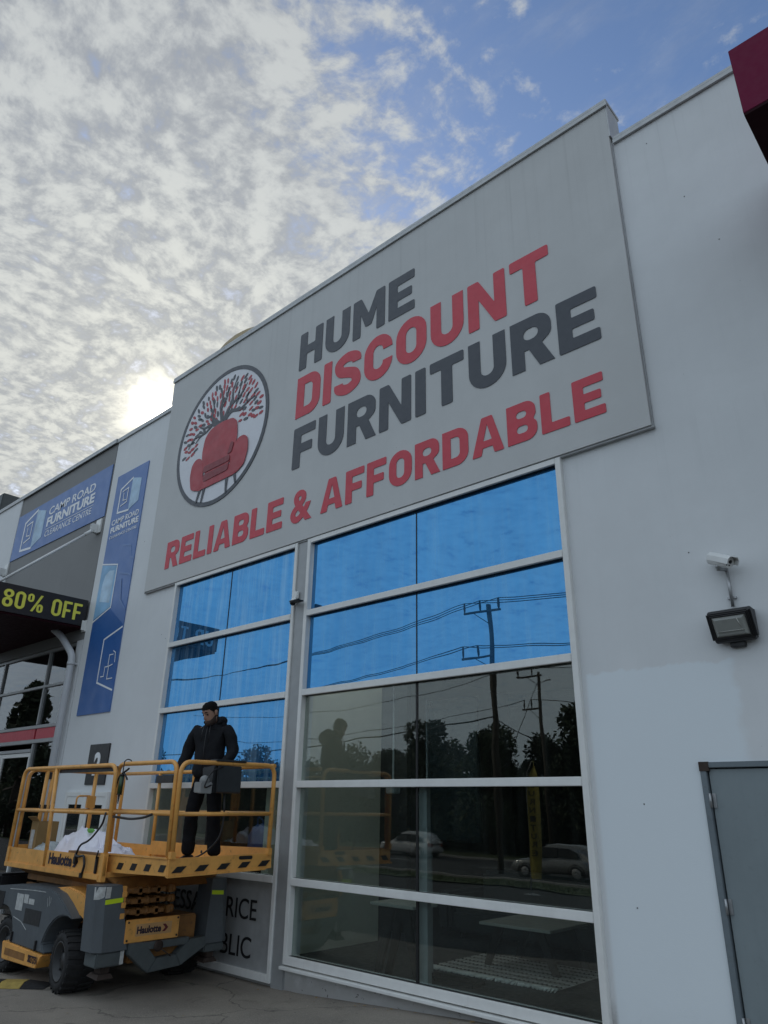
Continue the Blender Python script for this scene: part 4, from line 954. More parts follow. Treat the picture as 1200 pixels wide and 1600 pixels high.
# stabilisers
def stabiliser(yo0, yi0, yo1, yi1, z0):
    mb = MB(); sgn = 1 if yi0 > yo0 else -1
    def P(x, y, z): return (x, y, z)
    ch = .05*sgn
    pts_b = [(-7.92, yo0-ch*.6), (-7.70, yo0-ch*.6), (-7.64, yo0+ch), (-7.64, yi0), (-7.92, yi0)]
    pts_t = [(-7.92, yo1-ch*.6), (-7.71, yo1-ch*.6), (-7.66, yo1+ch), (-7.66, yi1), (-7.92, yi1)]
    vs = [P(x, y, z0) for x, y in pts_b]+[P(x, y, 1.045) for x, y in pts_t]
    mb.add(vs, [(0, 1, 2, 3, 4), (5, 6, 7, 8, 9)]+[(i, (i+1) % 5, 5+(i+1) % 5, 5+i) for i in range(5)])
    o = mb.build('stabiliser', 'mgrey', lift)
    mb = MB(); mb.box(-7.90, -7.655, min(yo0, yi0)+.012, max(yo0, yi0)-.02, .31, z0-.004, .012); mb.build('stabiliser_foot', 'mgrey2', o)
    ym = (yo0+yi0)/2; mb = MB(); mb.box(-7.86, -7.72, ym-.05, ym+.05, .24, .309, .01); mb.hexa([(-7.90, ym-.10, .215), (-7.69, ym-.10, .20), (-7.69, ym+.08, .20), (-7.90, ym+.08, .215), (-7.88, ym-.07, .245), (-7.71, ym-.07, .24), (-7.71, ym+.06, .24), (-7.88, ym+.06, .245)])
    mb.build('stabiliser_pad', 'rust', o)
    tz0, tz1 = .872, .915
    mb = MB(); f = (tz0-z0)/(1.045-z0); xf = -7.64-.02*f; ya = yo0+ch+(yo1-yo0)*f; yb = yi0+(yi1-yi0)*f
    mb.hexa([(xf+.001, ya, tz0), (xf+.004, ya, tz0), (xf+.004, yb-.015*sgn, tz0+.012), (xf+.001, yb-.015*sgn, tz0+.012), (xf, ya, tz1), (xf+.003, ya, tz1), (xf+.003, yb-.015*sgn, tz1+.012), (xf, yb-.015*sgn, tz1+.012)])
    mb.build('reflective_tape', 'tape', o); return o
st1 = stabiliser(-1.80, -1.47, -1.84, -1.605, .445)
mb = MB(); mb.hexa([(-7.72, -1.876, .92), (-7.715, -1.876, .92), (-7.665, -1.79, .92), (-7.68, -1.81, .92), (-7.725, -1.878, 1.035), (-7.72, -1.878, 1.035), (-7.652, -1.792, 1.035), (-7.668, -1.81, 1.035)])
mb.box(-7.6535, -7.651, -1.785, -1.73, .93, 1.035); mb.build('sticker', 'sticker', st1)
mb = MB(); mb.box(-7.654, -7.650, -1.53, -1.49, .32, .44); mb.build('sticker', 'sticker', st1)
st2 = stabiliser(-.22, -.52, -.27, -.47, .40)
# folded scissor arms, end plate, bumper
for y in (-1.52, -1.36, -1.14, -.99):
    mb = MB()
    for k, z in enumerate((.735, .835, .935)):
        mb.hexa([(-10.1, y-.025, z), (-7.70, y-.025, z+(.014 if k % 2 else 0)), (-7.70, y+.025, z+(.014 if k % 2 else 0)), (-10.1, y+.025, z), (-10.1, y-.025, z+.065), (-7.70, y-.025, z+.075), (-7.70, y+.025, z+.075), (-10.1, y+.025, z+.065)], .006)
    mb.build('scissor_arm', 'orange2', lift)
mb = MB()
for z in (.775, .875, .975):
    mb.tube([(-7.74, -1.56, z), (-7.74, -.95, z)], .028, 12)
    for y in (-1.565, -.945, -1.25): mb.tube([(-7.74, y-.02, z), (-7.74, y+.02, z)], .042, 14)
    mb.box(-7.80, -7.70, -1.46, -1.05, z-.025, z+.02, .004)
mb.build('scissor_pin', 'orange2', lift)
mb = MB(); mb.box(-7.70, -7.668, -1.60, -1.54, .45, 1.03, .005)
for z in (.74, .84, .94): mb.box(-7.667, -7.645, -1.595, -1.545, z-.012, z+.04, .004)
mb.build('mast_post', 'orange', lift)
mb = MB(); mb.box(-7.665, -7.635, -1.515, -.875, .50, .712, .006); ep = mb.build('end_plate', 'orange', lift)
ex = lambda u, v, d: Vector((-7.635+d, u, v))
mb = MB(); mb.box(-7.6345, -7.633, -1.40, -.97, .555, .665); mb.build('sticker', 'palesticker', ep)
fit(font_word('Haulotte', bold=.035), -1.385, -1.10, .575, .645, ex, .0035, .003).build('lettering', 'hauldark', ep)
mb = MB(); poly_on(mb, [[(-1.085, .645), (-1.05, .645), (-1.015, .61), (-1.05, .575), (-1.085, .575), (-1.05, .61)]], ex, .0035, .003); mb.build('chevron', 'haulred', ep)
mb = MB()
for y in (-1.49, -.90):
    for z in (.525, .69): mb.lathe([(.011, 0), (.011, .008), (0, .009)], (-7.635, y, z), (1, 0, 0), 6, False)
mb.build('bolt', 'rust', ep)
bz = lambda u, v, d: Vector((d, u, v))
mb = MB()
mb.prism([(-1.46, .50), (-1.30, .50), (-1.14, .335), (-1.225, .215), (-1.46, .40)], bz, -7.70, -7.60, .006)
mb.prism([(-1.2245, .214), (-1.139, .336), (-.90, .345), (-.83, .235)], bz, -7.699, -7.601, .006)
mb.prism([(-.829, .236), (-.899, .346), (-.74, .47), (-.53, .48), (-.53, .385)], bz, -7.70, -7.60, .006)
mb.box(-7.695, -7.605, -1.295, -.745, .425, .495, .005)
mb.build('bumper', 'mgrey2', lift)
mb = MB(); mb.lathe([(.0, .0), (.045, 0), (.055, .03), (.03, .035), (.0, .035)], (-7.625, -1.13, .45), (1, 0, 0), 18); mb.tube([(-7.60, -1.11, .43), (-7.56, -.99, .345)], .006, 6); mb.build('tow_eye', 'rust', lift)
mb = MB(); mb.tube([(-10.0, -1.40, 1.0), (-10.0, -1.40, .90)], .055, 12); mb.build('hydraulic_post', 'orange2', lift)
mb = MB(); mb.box(-10.60, -10.42, -1.75, -.3, .62, .98, .03); mb.build('battery_box', 'black', lift)

# platform
ZD = 1.12
mb = MB(); mb.hexa([(-10.15, -1.55, 1.0), (-7.75, -1.55, .985), (-7.75, -.40, .985), (-10.15, -.40, 1.0), (-10.34, -1.69, 1.098), (-7.85, -1.69, 1.098), (-7.85, -.26, 1.098), (-10.34, -.26, 1.098)], .01); mb.build('deck_frame', 'orange2', lift)
mb = MB(); mb.box(-10.34, -7.90, -1.68, -.25, 1.10, 1.15); mb.build('deck', 'orange', lift)
rail_r = .024
# main platform: street side gate
gate_y = -1.725
mb = MB(); mb.tube(fillet([(-10.365, gate_y, 1.12), (-10.345, gate_y, 2.235), (-7.935, gate_y, 2.235), (-7.885, gate_y, 1.12)], .13, 7), rail_r, 12)
mb.tube([(-10.35, gate_y, 1.735), (-7.91, gate_y, 1.735)], .021, 10); mb.tube([(-9.40, gate_y, 2.225), (-9.29, gate_y, 1.15)], .024, 10)
for x in (-8.9, -8.45): mb.lathe([(.012, -.03), (.012, .03), (0, .03)], (x, gate_y, 2.235), (0, -1, 0), 8)
gt = mb.build('side_gate', 'orange', lift)
mb = MB(); mb.box(-10.37, -7.93, -1.755, -1.70, 1.075, 1.132, .006); mb.box(-10.36, -9.32, -1.735, -1.72, 1.133, 1.295); mb.box(-9.26, -7.93, -1.735, -1.72, 1.133, 1.305); mb.box(-10.37, -10.30, -1.75, -1.715, 1.132, 1.30, .004); mb.box(-7.96, -7.87, -1.75, -1.695, 1.06, 1.34, .005)
tb = mb.build('toe_board', 'orange', lift)
fit(font_word('Haulotte', bold=.035), -9.18, -8.60, 1.165, 1.285, XZ(0), -1.739, .003).build('lettering', 'hauldark', tb)
mb = MB(); poly_on(mb, [[(-8.57, 1.285), (-8.51, 1.285), (-8.45, 1.225), (-8.51, 1.165), (-8.57, 1.165), (-8.51, 1.225)]], XZ(0), -1.739, .003); mb.build('chevron', 'hauldark', tb)
mb = MB(); mb.box(-8.78, -7.97, -1.71, -1.62, 1.30, 1.325, .003); mb.build('toe_rail', 'orange2', tb)
mb = MB(); mb.tube(fillet([(-7.965, -1.755, 1.74), (-7.99, -1.76, 1.62), (-8.20, -1.77, 1.45), (-8.42, -1.765, 1.40), (-8.50, -1.755, 1.28)], .12, 6), .011, 8)
mb.tube(fillet([(-8.50, -1.76, 1.30), (-8.42, -1.768, 1.275), (-8.28, -1.768, 1.30), (-8.24, -1.765, 1.20), (-8.28, -1.765, 1.10)], .04, 5), .013, 8); mb.box(-8.32, -8.26, -1.775, -1.757, 1.075, 1.125, .005); mb.box(-8.52, -8.47, -1.77, -1.74, 1.20, 1.28, .006)
mb.box(-8.035, -8.0, -1.76, -1.737, 1.135, 1.30, .004); mb.tube([(-8.018, -1.76, 1.28), (-7.98, -1.765, 1.36)], .008, 6)
mb.build('gate_cable', 'black', lift)
# left end and wall side rails
mb = MB(); mb.tube(fillet([(-10.345, -1.66, 1.13), (-10.345, -1.66, 2.235), (-10.345, -.28, 2.235), (-10.345, -.28, 1.13)], .12, 6), rail_r, 12); mb.tube([(-10.345, -1.66, 1.735), (-10.345, -.28, 1.735)], .021, 10)
for y, hh in ((-1.42, 2.22), (-1.34, 2.22), (-.72, 2.22)): mb.tube([(-10.345, y, 1.15), (-10.345, y, hh)], .026, 10)
mb.tube(fillet([(-10.345, -.95, 1.76), (-10.345, -.95, 1.92), (-10.345, -.76, 1.92)], .05, 5), .012, 8)
mb.box(-10.37, -10.32, -.80, -.68, 1.76, 1.92, .006); mb.build('end_rail', 'orange', lift)
mb = MB(); mb.box(-10.365, -10.33, -1.45, -1.31, 1.70, 1.80, .005); mb.box(-10.365, -10.33, -1.44, -1.32, 2.12, 2.21, .005); mb.build('hinge_plate', 'rim', lift)
mb = MB(); mb.tube(fillet([(-10.345, -.25, 2.235), (-7.9, -.25, 2.235)], .1), rail_r, 10); mb.tube([(-10.345, -.25, 1.735), (-7.9, -.25, 1.735)], .021, 10)
for x in (-9.40, -8.0): mb.tube([(x, -.25, 1.15), (x-.02, -.25, 2.23)], .024, 10)
mb.build('wall_side_rail', 'orange', lift)
mb = MB(); mb.box(-9.47, -9.05, -.285, -.265, 2.10, 2.20, .004); mb.build('mounting_plate', 'rim', lift)
mb = MB(); mb.box(-10.34, -7.9, -.262, -.245, 1.15, 1.32); mb.box(-10.352, -10.335, -1.66, -.27, 1.15, 1.32); mb.build('toe_board', 'orange', lift)
mb = MB(); mb.box(-9.38, -7.97, gate_y+.025, gate_y+.040, 2.17, 2.225); mb.build('document_strip', 'rim', gt)
# extension
def eb(z): return z
XE = -6.81
mb = MB(); mb.hexa([(-8.5, -1.60, 1.155), (XE-.03, -1.60, 1.19), (XE-.03, -.34, 1.20), (-8.5, -.34, 1.16), (-8.5, -1.60, 1.20), (XE-.03, -1.60, 1.245), (XE-.03, -.34, 1.255), (-8.5, -.34, 1.21)]); mb.build('extension_deck', 'orange', lift)
mb = MB(); mb.hexa([(XE-.02, -1.63, 1.180), (XE+.012, -1.63, 1.180), (XE+.012, -.33, 1.200), (XE-.02, -.33, 1.200), (XE-.02, -1.63, 1.338), (XE+.005, -1.63, 1.338), (XE+.005, -.33, 1.352), (XE-.02, -.33, 1.352)], .004)
mb.hexa([(XE-.05, -1.62, 1.168), (XE+.025, -1.64, 1.166), (XE+.022, -.42, 1.187), (XE-.05, -.33, 1.190), (XE-.05, -1.62, 1.182), (XE+.025, -1.64, 1.182), (XE+.022, -.42, 1.202), (XE-.05, -.33, 1.204)])
et = mb.build('end_toe_board', 'orange', lift)
for k in range(5):
    mb = MB(); y = -1.51+k*.268; z = 1.188+.016*k/4
    xx = XE+.0155
    mb.hexa([(xx-.004, y-.085, z+.020), (xx+.001, y-.085, z+.020), (xx+.001, y+.025, z+.022), (xx-.004, y+.025, z+.022), (xx-.006, y-.025, z+.075), (xx-.001, y-.025, z+.075), (xx-.001, y+.085, z+.078), (xx-.006, y+.085, z+.078)]); mb.build('hazard_stripe', 'stripe', et)
mb = MB(); mb.prism(rrect(-.78, -.60, 1.300, 1.335, .017), bz, XE+.006, XE+.011); mb.build('hand_slot', 'stripe', et)
def sb(x, z): return (x, -1.632, z+.032*(x+8.0))
mb = MB(); mb.hexa([(-8.02, -1.632, 1.145), (XE-.02, -1.632, 1.180), (XE-.02, -1.605, 1.180), (-8.02, -1.605, 1.145), (-8.02, -1.632, 1.325), (XE-.02, -1.632, 1.338), (XE-.02, -1.605, 1.338), (-8.02, -1.605, 1.325)])
mb.hexa([(-8.02, -1.645, 1.315), (XE-.02, -1.645, 1.33), (XE-.02, -1.60, 1.33), (-8.02, -1.60, 1.315), (-8.02, -1.645, 1.330), (XE-.02, -1.645, 1.343), (XE-.02, -1.60, 1.343), (-8.02, -1.60, 1.33)])
s_t = mb.build('side_toe_board', 'orange', lift)
for k in range(4):
    mb = MB(); x = -7.72+.27*k; z = 1.178+.03*(x+8.02)
    mb.hexa([(x-.07, -1.636, z), (x+.03, -1.636, z), (x+.03, -1.633, z), (x-.07, -1.633, z), (x-.03, -1.636, z+.065), (x+.07, -1.636, z+.065), (x+.07, -1.633, z+.065), (x-.03, -1.633, z+.065)]); mb.build('hazard_stripe', 'stripe', s_t)
mb = MB(); mb.hexa([(-8.5, -.345, 1.21), (XE-.03, -.345, 1.255), (XE-.03, -.325, 1.255), (-8.5, -.325, 1.21), (-8.5, -.345, 1.37), (XE-.03, -.345, 1.40), (XE-.03, -.325, 1.40), (-8.5, -.325, 1.37)])
mb.box(-9.3, -8.52, -.34, -.32, 1.22, 1.38); wt_ = mb.build('wall_side_toe_board', 'orange', lift)
mb = MB()
for x, z in ((-8.42, 1.27), (-8.42, 1.34), (-8.30, 1.30), (-8.36, 1.27), (-8.36, 1.34), (-8.12, 1.30)): mb.lathe([(.018, 0), (.018, -.004), (0, -.004)], (x, -.346, z), (0, 1, 0), 10)
mb.build('bolt_hole', 'stripe', wt_)
mb = MB(); mb.tube(fillet([(XE+.0, -1.60, 1.33), (XE+.0, -1.615, 2.25), (XE+.0, -.365, 2.265), (XE+.0, -.375, 1.35)], .13, 7), rail_r, 12); mb.tube([(XE, -1.60, 1.745), (XE, -.38, 1.752)], .020, 10)
for y in (-1.60, -.375): mb.box(XE-.03, XE+.03, y-.03, y+.03, 1.33, 1.40, .005)
mb.build('end_rail', 'orange', lift)
mb = MB(); mb.tube(fillet([(-8.02, -1.62, 1.34), (-8.08, -1.62, 2.25), (-6.88, -1.62, 2.25), (-6.86, -1.615, 1.34)], .12, 7), rail_r, 12); mb.tube([(-8.04, -1.62, 1.745), (-6.87, -1.62, 1.745)], .020, 10)
mb.build('street_side_rail', 'orange', lift)
mb = MB(); mb.tube(fillet([(-8.45, -.345, 1.38), (-8.45, -.345, 2.255), (-6.84, -.345, 2.265)], .1, 6), rail_r, 12); mb.tube([(-8.45, -.345, 1.745), (-6.84, -.345, 1.752)], .020, 10)
mb.build('wall_side_rail', 'orange', lift)
mb = MB(); mb.tube(fillet([(-8.0, -1.66, 1.70), (-7.6, -1.65, 1.68), (-7.35, -1.65, 1.70), (-7.2, -1.645, 1.735)], .1, 6), .013, 8); mb.build('control_cable', 'black', lift)
# control box hung over the end rail
mb = MB(); mb.prism([(XE-.02, 2.235), (XE-.26, 2.215), (XE-.22, 1.97), (XE-.05, 1.955)], XZ(0), -1.18, -.83, .012)
mb.box(XE-.10, XE+.035, -1.20, -.80, 2.272, 2.295, .006)
cb_ = mb.build('control_box', 'box', lift)
mb = MB(); mb.prism([(XE-.0, 2.235), (XE+.02, 2.23), (XE+.03, 1.965), (XE-.0, 1.95)], XZ(0), -1.16, -.85, .006); mb.build('cover_flap', 'box', cb_)
mb = MB(); mb.prism([(XE-.02, 2.06), (XE-.16, 2.06), (XE-.16, 1.955), (XE-.02, 1.945)], XZ(0), -1.33, -1.19, .008); mb.ball((XE-.06, -1.27, 2.075), (.05, .055, .055), 2); mb.build('joystick_unit', 'boxgrey', cb_)
mb = MB(); pth = [(XE-.04, -1.0+.02*math.cos(0), 2.24)]
pth = fillet([(XE+.04, -1.12, 2.22), (XE+.05, -1.28, 2.16), (XE+.05, -1.34, 2.02), (XE+.01, -1.30, 2.0), (XE+.0, -1.22, 2.03)], .07, 6); mb.tube(pth, .008, 8)
mb.tube(fillet([(XE-.03, -1.02, 1.97), (XE-.02, -1.0, 1.7), (XE-.04, -1.02, 1.50), (XE-.2, -1.12, 1.33), (XE-.4, -1.3, 1.27)], .16, 7), .009, 8); mb.build('box_cable', 'black', cb_)

# ------------------------------------------------------------------ things on the lift
ds = thing('dust_sheet_bundle', 'crumpled white plastic sheets heaped on the main deck of the lift', 'plastic sheet', (-9.1, -1.35, 1.15))
def crumple(cx, cy, z0, sx, sy, h, seed, n=110, top=None):
    vs = []; fs = []
    for j in range(n+1):
        for i in range(n+1):
            u = i/n*2-1; v = j/n*2-1
            r = max(abs(u)**2.4+abs(v)**2.4, 0)**(1/2.4)
            base_ = max(0, 1-r**2.2)**.55
            p = Vector((u*1.6+seed, v*1.6, seed*.3))
            ridge = 1-abs(noise.noise(p*1.1))*1.7; fold = 1-abs(noise.noise(p*2.6+Vector((3, 1, 0))))*2; fine_ = 1-abs(noise.noise(p*6.0))*2
            hh = base_*h*(.60+.34*ridge+.13*fold+.022*fine_)
            if top: hh *= top(u)
            wob = .10*noise.noise(p*2.0+Vector((9, 9, 9)))
            vs.append((cx+(u+wob)*sx, cy+(v+wob*.8)*sy, z0+hh))
    for j in range(n):
        for i in range(n): a = j*(n+1)+i; fs.append((a, a+1, a+n+2, a+n+1))
    mb = MB(); mb.add(vs, fs, True); return mb
crumple(-9.02, -1.30, 1.152, .84, .30, .40, 2.7, top=lambda u: .62+.42*max(0, 1-abs(u+.25)*1.0)).build('sheet', 'sheet', ds)
crumple(-8.25, -1.40, 1.152, .36, .22, .24, 5.1, 36).build('sheet', 'sheet', ds)
mb = MB(); mb.hexa([(-9.02, -1.40, 1.52), (-8.94, -1.42, 1.50), (-8.94, -1.34, 1.50), (-9.02, -1.33, 1.52), (-9.02, -1.40, 1.545), (-8.94, -1.42, 1.525), (-8.94, -1.34, 1.525), (-9.02, -1.33, 1.545)]); mb.build('tag', 'greenbright', ds)
tag(crumple(-9.86, -1.42, 1.152, .30, .20, .22, 8.3, 40).build('plastic_bag', 'clearbag'), 'crumpled pale grey plastic bag between the brown carton and the white sheets', 'bag')
cbx = thing('cardboard_box', 'small brown open carton with a pale label at the left end of the lift', 'box', (-10.13, -1.42, 1.15))
mb = MB()
for q in ((-10.22, -10.02, -1.56, -1.555), (-10.22, -10.02, -1.30, -1.295)): mb.box(q[0], q[1], q[2], q[3], 1.152, 1.60)
for x in (-10.22, -10.025): mb.box(x, x+.005, -1.554, -1.301, 1.152, 1.60)
mb.box(-10.214, -10.03, -1.553, -1.302, 1.152, 1.16)
mb.hexa([(-10.22, -1.561, 1.601), (-10.02, -1.561, 1.601), (-10.0, -1.62, 1.66), (-10.22, -1.63, 1.65), (-10.22, -1.556, 1.603), (-10.02, -1.556, 1.603), (-10.0, -1.615, 1.665), (-10.22, -1.625, 1.655)])
mb.build('carton', 'card', cbx)
mb = MB(); mb.box(-10.19, -10.09, -1.5645, -1.5605, 1.28, 1.50); mb.build('label_sheet', 'sticker', cbx)
cg = thing('caulking_gun', 'dark caulking gun with green cartridge hanging nose down on the lift rail', 'tool', (-7.86, -1.66, 1.83))
gx_, gy_ = -7.87, -1.68
mb = MB(); mb.tube([(gx_, gy_, 1.93), (gx_+.005, gy_, 2.12)], .026, 14); mb.build('cartridge', 'green', cg)
mb = MB(); mb.tube([(gx_-.002, gy_, 1.925), (gx_-.006, gy_, 1.83)], [.012, .004], 8); mb.tube([(gx_, gy_, 1.922), (gx_, gy_, 1.932)], .030, 12)
mb.tube([(gx_+.005, gy_, 2.12), (gx_+.007, gy_, 2.14)], .030, 12); mb.tube([(gx_+.007, gy_, 2.14), (gx_+.010, gy_, 2.275)], .006, 6)
for s_ in (-.028, .028): mb.tube([(gx_+s_, gy_, 1.93), (gx_+s_+.004, gy_, 2.13)], .004, 6)
mb.tube(fillet([(gx_+.007, gy_, 2.15), (gx_+.06, gy_, 2.165), (gx_+.13, gy_, 2.195)], .03, 4), .011, 8)
mb.tube(fillet([(gx_+.01, gy_, 2.16), (gx_+.07, gy_, 2.13), (gx_+.125, gy_, 2.08)], .04, 4), .010, 8)
mb.tube(fillet([(gx_+.0, gy_, 2.14), (gx_-.06, gy_, 2.12), (gx_-.10, gy_, 2.0)], .05, 5), .009, 8)
mb.tube(fillet([(gx_+.01, gy_, 2.27), (gx_+.01, gy_+.03, 2.30), (gx_+.01, gy_+.085, 2.288), (gx_+.01, gy_+.09, 2.25)], .03, 5), .006, 6); mb.build('gun_frame', 'black', cg)

# ================================================================== THE MAN
fd = Vector((.46, -.89, 0)).normalized(); ld = Vector((-fd.y, fd.x, 0))   # facing, his left
MO = Vector((-7.28, -.95, 1.235))
def mp(a, b, h): return MO+ld*a+fd*b+Vector((0, 0, h))
def skinned(name, joints, edges, mat, parent, sub=2, root=0):
    """joints: {key: (a, b, h, rx, ry)}"""
    keys = list(joints); me = bpy.data.meshes.new('tmp_skin')
    me.from_pydata([tuple(mp(*joints[k][:3])) for k in keys], [(keys.index(a), keys.index(b)) for a, b in edges], [])
    ob = bpy.data.objects.new('tmp_skin', me); COL.objects.link(ob)
    md = ob.modifiers.new('skin', 'SKIN'); md.use_smooth_shade = True; md.branch_smoothing = .6
    for i, k in enumerate(keys):
        sv = me.skin_vertices[0].data[i]; sv.radius = joints[k][3:5]; sv.use_root = (i == root)
    sd_ = ob.modifiers.new('sub', 'SUBSURF'); sd_.levels = sub; sd_.render_levels = sub
    dg = bpy.context.evaluated_depsgraph_get(); em_ = ob.evaluated_get(dg).to_mesh()
    mb = MB(); mb.add([v.co.copy() for v in em_.vertices], [tuple(p.vertices) for p in em_.polygons], True)
    ob.evaluated_get(dg).to_mesh_clear(); bpy.data.objects.remove(ob); bpy.data.meshes.remove(me)
    return mb
man = thing('person', 'man in black hooded jacket and black trousers standing on the lift looking down', 'person', tuple(MO))
HC = Vector((0.0, .085, 1.585))      # head centre
J = {'pelvis': (0, 0, .95, .10, .075), 'belly': (0, .01, 1.12, .13, .095), 'chest': (0, .0, 1.32, .15, .10), 'neck': (0, .0, 1.47, .062, .062), 'nk2': (0, .035, 1.53, .055, .056)}
E1 = [('pelvis', 'belly'), ('belly', 'chest'), ('chest', 'neck'), ('neck', 'nk2')]
for sg_, nm in ((-1, 'r'), (1, 'l')):
    ft = (-.02, .06) if sg_ < 0 else (.02, -.02)
    hx = .155 if sg_ < 0 else .175
    J.update({nm+'hip': (sg_*.10, 0, .88, .065, .06), nm+'knee': (sg_*.135, .03, .50, .062, .06), nm+'ank': (sg_*hx, -.01, .12, .036, .034)})
    E1 += [('pelvis', nm+'hip'), (nm+'hip', nm+'knee'), (nm+'knee', nm+'ank')]
arms = {'r': [(-.19, -.01, 1.42), (-.295, -.02, 1.15), (-.325, .09, .925)], 'l': [(.19, -.01, 1.42), (.285, .0, 1.15), (.25, .17, 1.00)]}
for nm, pts in arms.items():
    for i, (q, rr) in enumerate(zip(pts, (.052, .042, .028))): J[nm+'a%d' % i] = (*q, rr, rr)
    E1 += [('chest', nm+'a0'), (nm+'a0', nm+'a1'), (nm+'a1', nm+'a2')]
body = skinned('body', J, E1, 'skin', man)
def headmesh(mb):
    # lofted head: rings from chin to crown with profile half-widths, tilted forward
    tilt = Matrix.Rotation(R(25), 3, 'X'); turn = Matrix.Rotation(R(-20), 3, 'Z')
    def P(x, y, z):
        q = turn @ (tilt @ Vector((x, -y, z)))         # local: x his left, -y front
        return mp(HC.x+q.x, HC.y-q.y, HC.z+q.z)
    prof = [(-.125, .022, .070, .030), (-.115, .040, .088, .020), (-.095, .055, .094, -.022), (-.06, .066, .090, -.062), (-.025, .071, .090, -.083), (.01, .074, .093, -.094), (.045, .077, .095, -.100), (.08, .074, .086, -.098), (.105, .060, .066, -.080), (.122, .036, .038, -.048), (.128, .0, .0, -.0)]
    n = 28; vs = []; fs = []
    for z, hw, fr, bk in prof:
        for k in range(n):
            a = 2*math.pi*k/n; x = hw*math.cos(a); s = math.sin(a); y = fr*s if s > 0 else -bk*s
            if s > 0: y = fr*(s**.85)
            # face relief: brow, nose, eye hollows, lips, chin
            if s > .3:
                nx_ = x/.02
                g = math.exp(-nx_*nx_)
                if -.045 < z < .03: y += .022*g*max(0, 1-(z+.045)/.075)*(1 if z < 0 else .7)
                y += .005*math.exp(-((z-.032)/.012)**2)*math.exp(-((abs(x)-.03)/.02)**2)
                y -= .009*math.exp(-((z-.012)/.012)**2)*math.exp(-((abs(x)-.031)/.014)**2)
                y += .006*math.exp(-((z+.070)/.010)**2)*math.exp(-(x/.022)**2)
                y += .006*math.exp(-((z+.108)/.012)**2)*math.exp(-(x/.02)**2)
            vs.append(P(x, y, z))
    for i in range(len(prof)-1):
        for k in range(n): fs.append((i*n+k, i*n+(k+1) % n, (i+1)*n+(k+1) % n, (i+1)*n+k))
    mb.add(vs, fs, True)
    # nose
    mb.add([P(-.006, .090, .022), P(.006, .090, .022), P(-.017, .092, -.040), P(.017, .092, -.040), P(0, .100, .018), P(-.008, .118, -.034), P(.008, .118, -.034), P(0, .096, -.048)],
           [(0, 2, 5, 4), (1, 4, 6, 3), (4, 5, 6), (2, 7, 5), (3, 6, 7), (5, 7, 6), (0, 4, 1)], True)
    for s in (-1, 1):   # ears
        e = []
        for k in range(12):
            a = 2*math.pi*k/12; e.append((.016*math.cos(a), .030*math.sin(a)))
        vs2 = [P(s*.074, -.004+u, .0+v) for u, v in e]+[P(s*.092, -.012+u*1.1, .003+v*1.1) for u, v in e]
        mb.add(vs2, [tuple(range(12, 24))]+[(k, (k+1) % 12, 12+(k+1) % 12, 12+k) for k in range(12)], True)
    # neck bridge
    mb.tube([mp(0, .01, 1.46), mp(0, .045, 1.53), P(0, .01, -.06)], [.062, .058, .056], 14)
    return P
HP = headmesh(body)
def hand(mb, nm, curl):
    w_ = Vector(mp(*arms[nm][2])); el = Vector(mp(*arms[nm][1])); d = (w_-el).normalized()
    side = (fd if nm == 'r' else -fd)*.2+(ld if nm == 'l' else -ld)*1.0
    nrm = d.cross(fd).normalized(); acr = d.cross(nrm).normalized()
    if acr.dot(fd) < 0: acr = -acr
    inn = (-ld if nm == 'l' else ld); inn = (inn-d*inn.dot(d)-acr*inn.dot(acr)).normalized()
    pal = w_+d*.045
    for k in range(5): pass
    P8 = lambda a, b, c: w_+d*a+acr*b+inn*c
    mb.hexa([P8(0, -.022, -.014), P8(.085, -.040, -.013), P8(.085, .040, -.013), P8(0, .022, -.014), P8(0, -.022, .016), P8(.085, -.040, .015), P8(.085, .040, .015), P8(0, .022, .016)], .009)
    for q, ln in ((-.030, .062), (-.010, .074), (.011, .080), (.031, .072)):
        a = R(curl); p0 = P8(.080, q, 0); p1 = p0+(d*math.cos(a)+inn*math.sin(a))*ln*.45; p2 = p1+(d*math.cos(a*2.2)+inn*math.sin(a*2.2))*ln*.33; p3 = p2+(d*math.cos(a*3)+inn*math.sin(a*3))*ln*.25
        mb.tube([p0, p1, p2, p3], [.0095, .009, .008, .0055], 8)
    t0 = P8(.022, .028, .006); t1 = t0+(d*.55+acr*.7+inn*.35)*.042; t2 = t1+(d*.85+acr*.25+inn*.4)*.030
    mb.tube([P8(.010, .012, .004), t0, t1, t2], [.014, .013, .0105, .007], 8)
hand(body, 'r', 24); hand(body, 'l', 34)
body.build('body', 'skin', man)
# jacket
J2 = {'hem': (0, .0, .85, .185, .145), 'waist': (0, .015, .99, .192, .150), 'belly': (0, .020, 1.15, .192, .148), 'chest': (0, .010, 1.31, .200, .142), 'yoke': (0, .0, 1.425, .150, .115), 'col': (0, .020, 1.50, .088, .092)}
E2 = [('hem', 'waist'), ('waist', 'belly'), ('belly', 'chest'), ('chest', 'yoke'), ('yoke', 'col')]
for nm, pts in arms.items():
    a, b, c_ = [Vector(p) for p in pts]; mid_ = a.lerp(b, .5); m2 = b.lerp(c_, .5); cf = b.lerp(c_, .93)
    for i, (q, rr) in enumerate(((a, .092), (mid_, .082), (b, .072), (m2, .064), (cf, .050))): J2[nm+'s%d' % i] = (q.x, q.y, q.z, rr, rr)
    E2 += [('chest', nm+'s0'), (nm+'s0', nm+'s1'), (nm+'s1', nm+'s2'), (nm+'s2', nm+'s3'), (nm+'s3', nm+'s4')]
jk = skinned('jacket', J2, E2, 'jacket', man, 3)
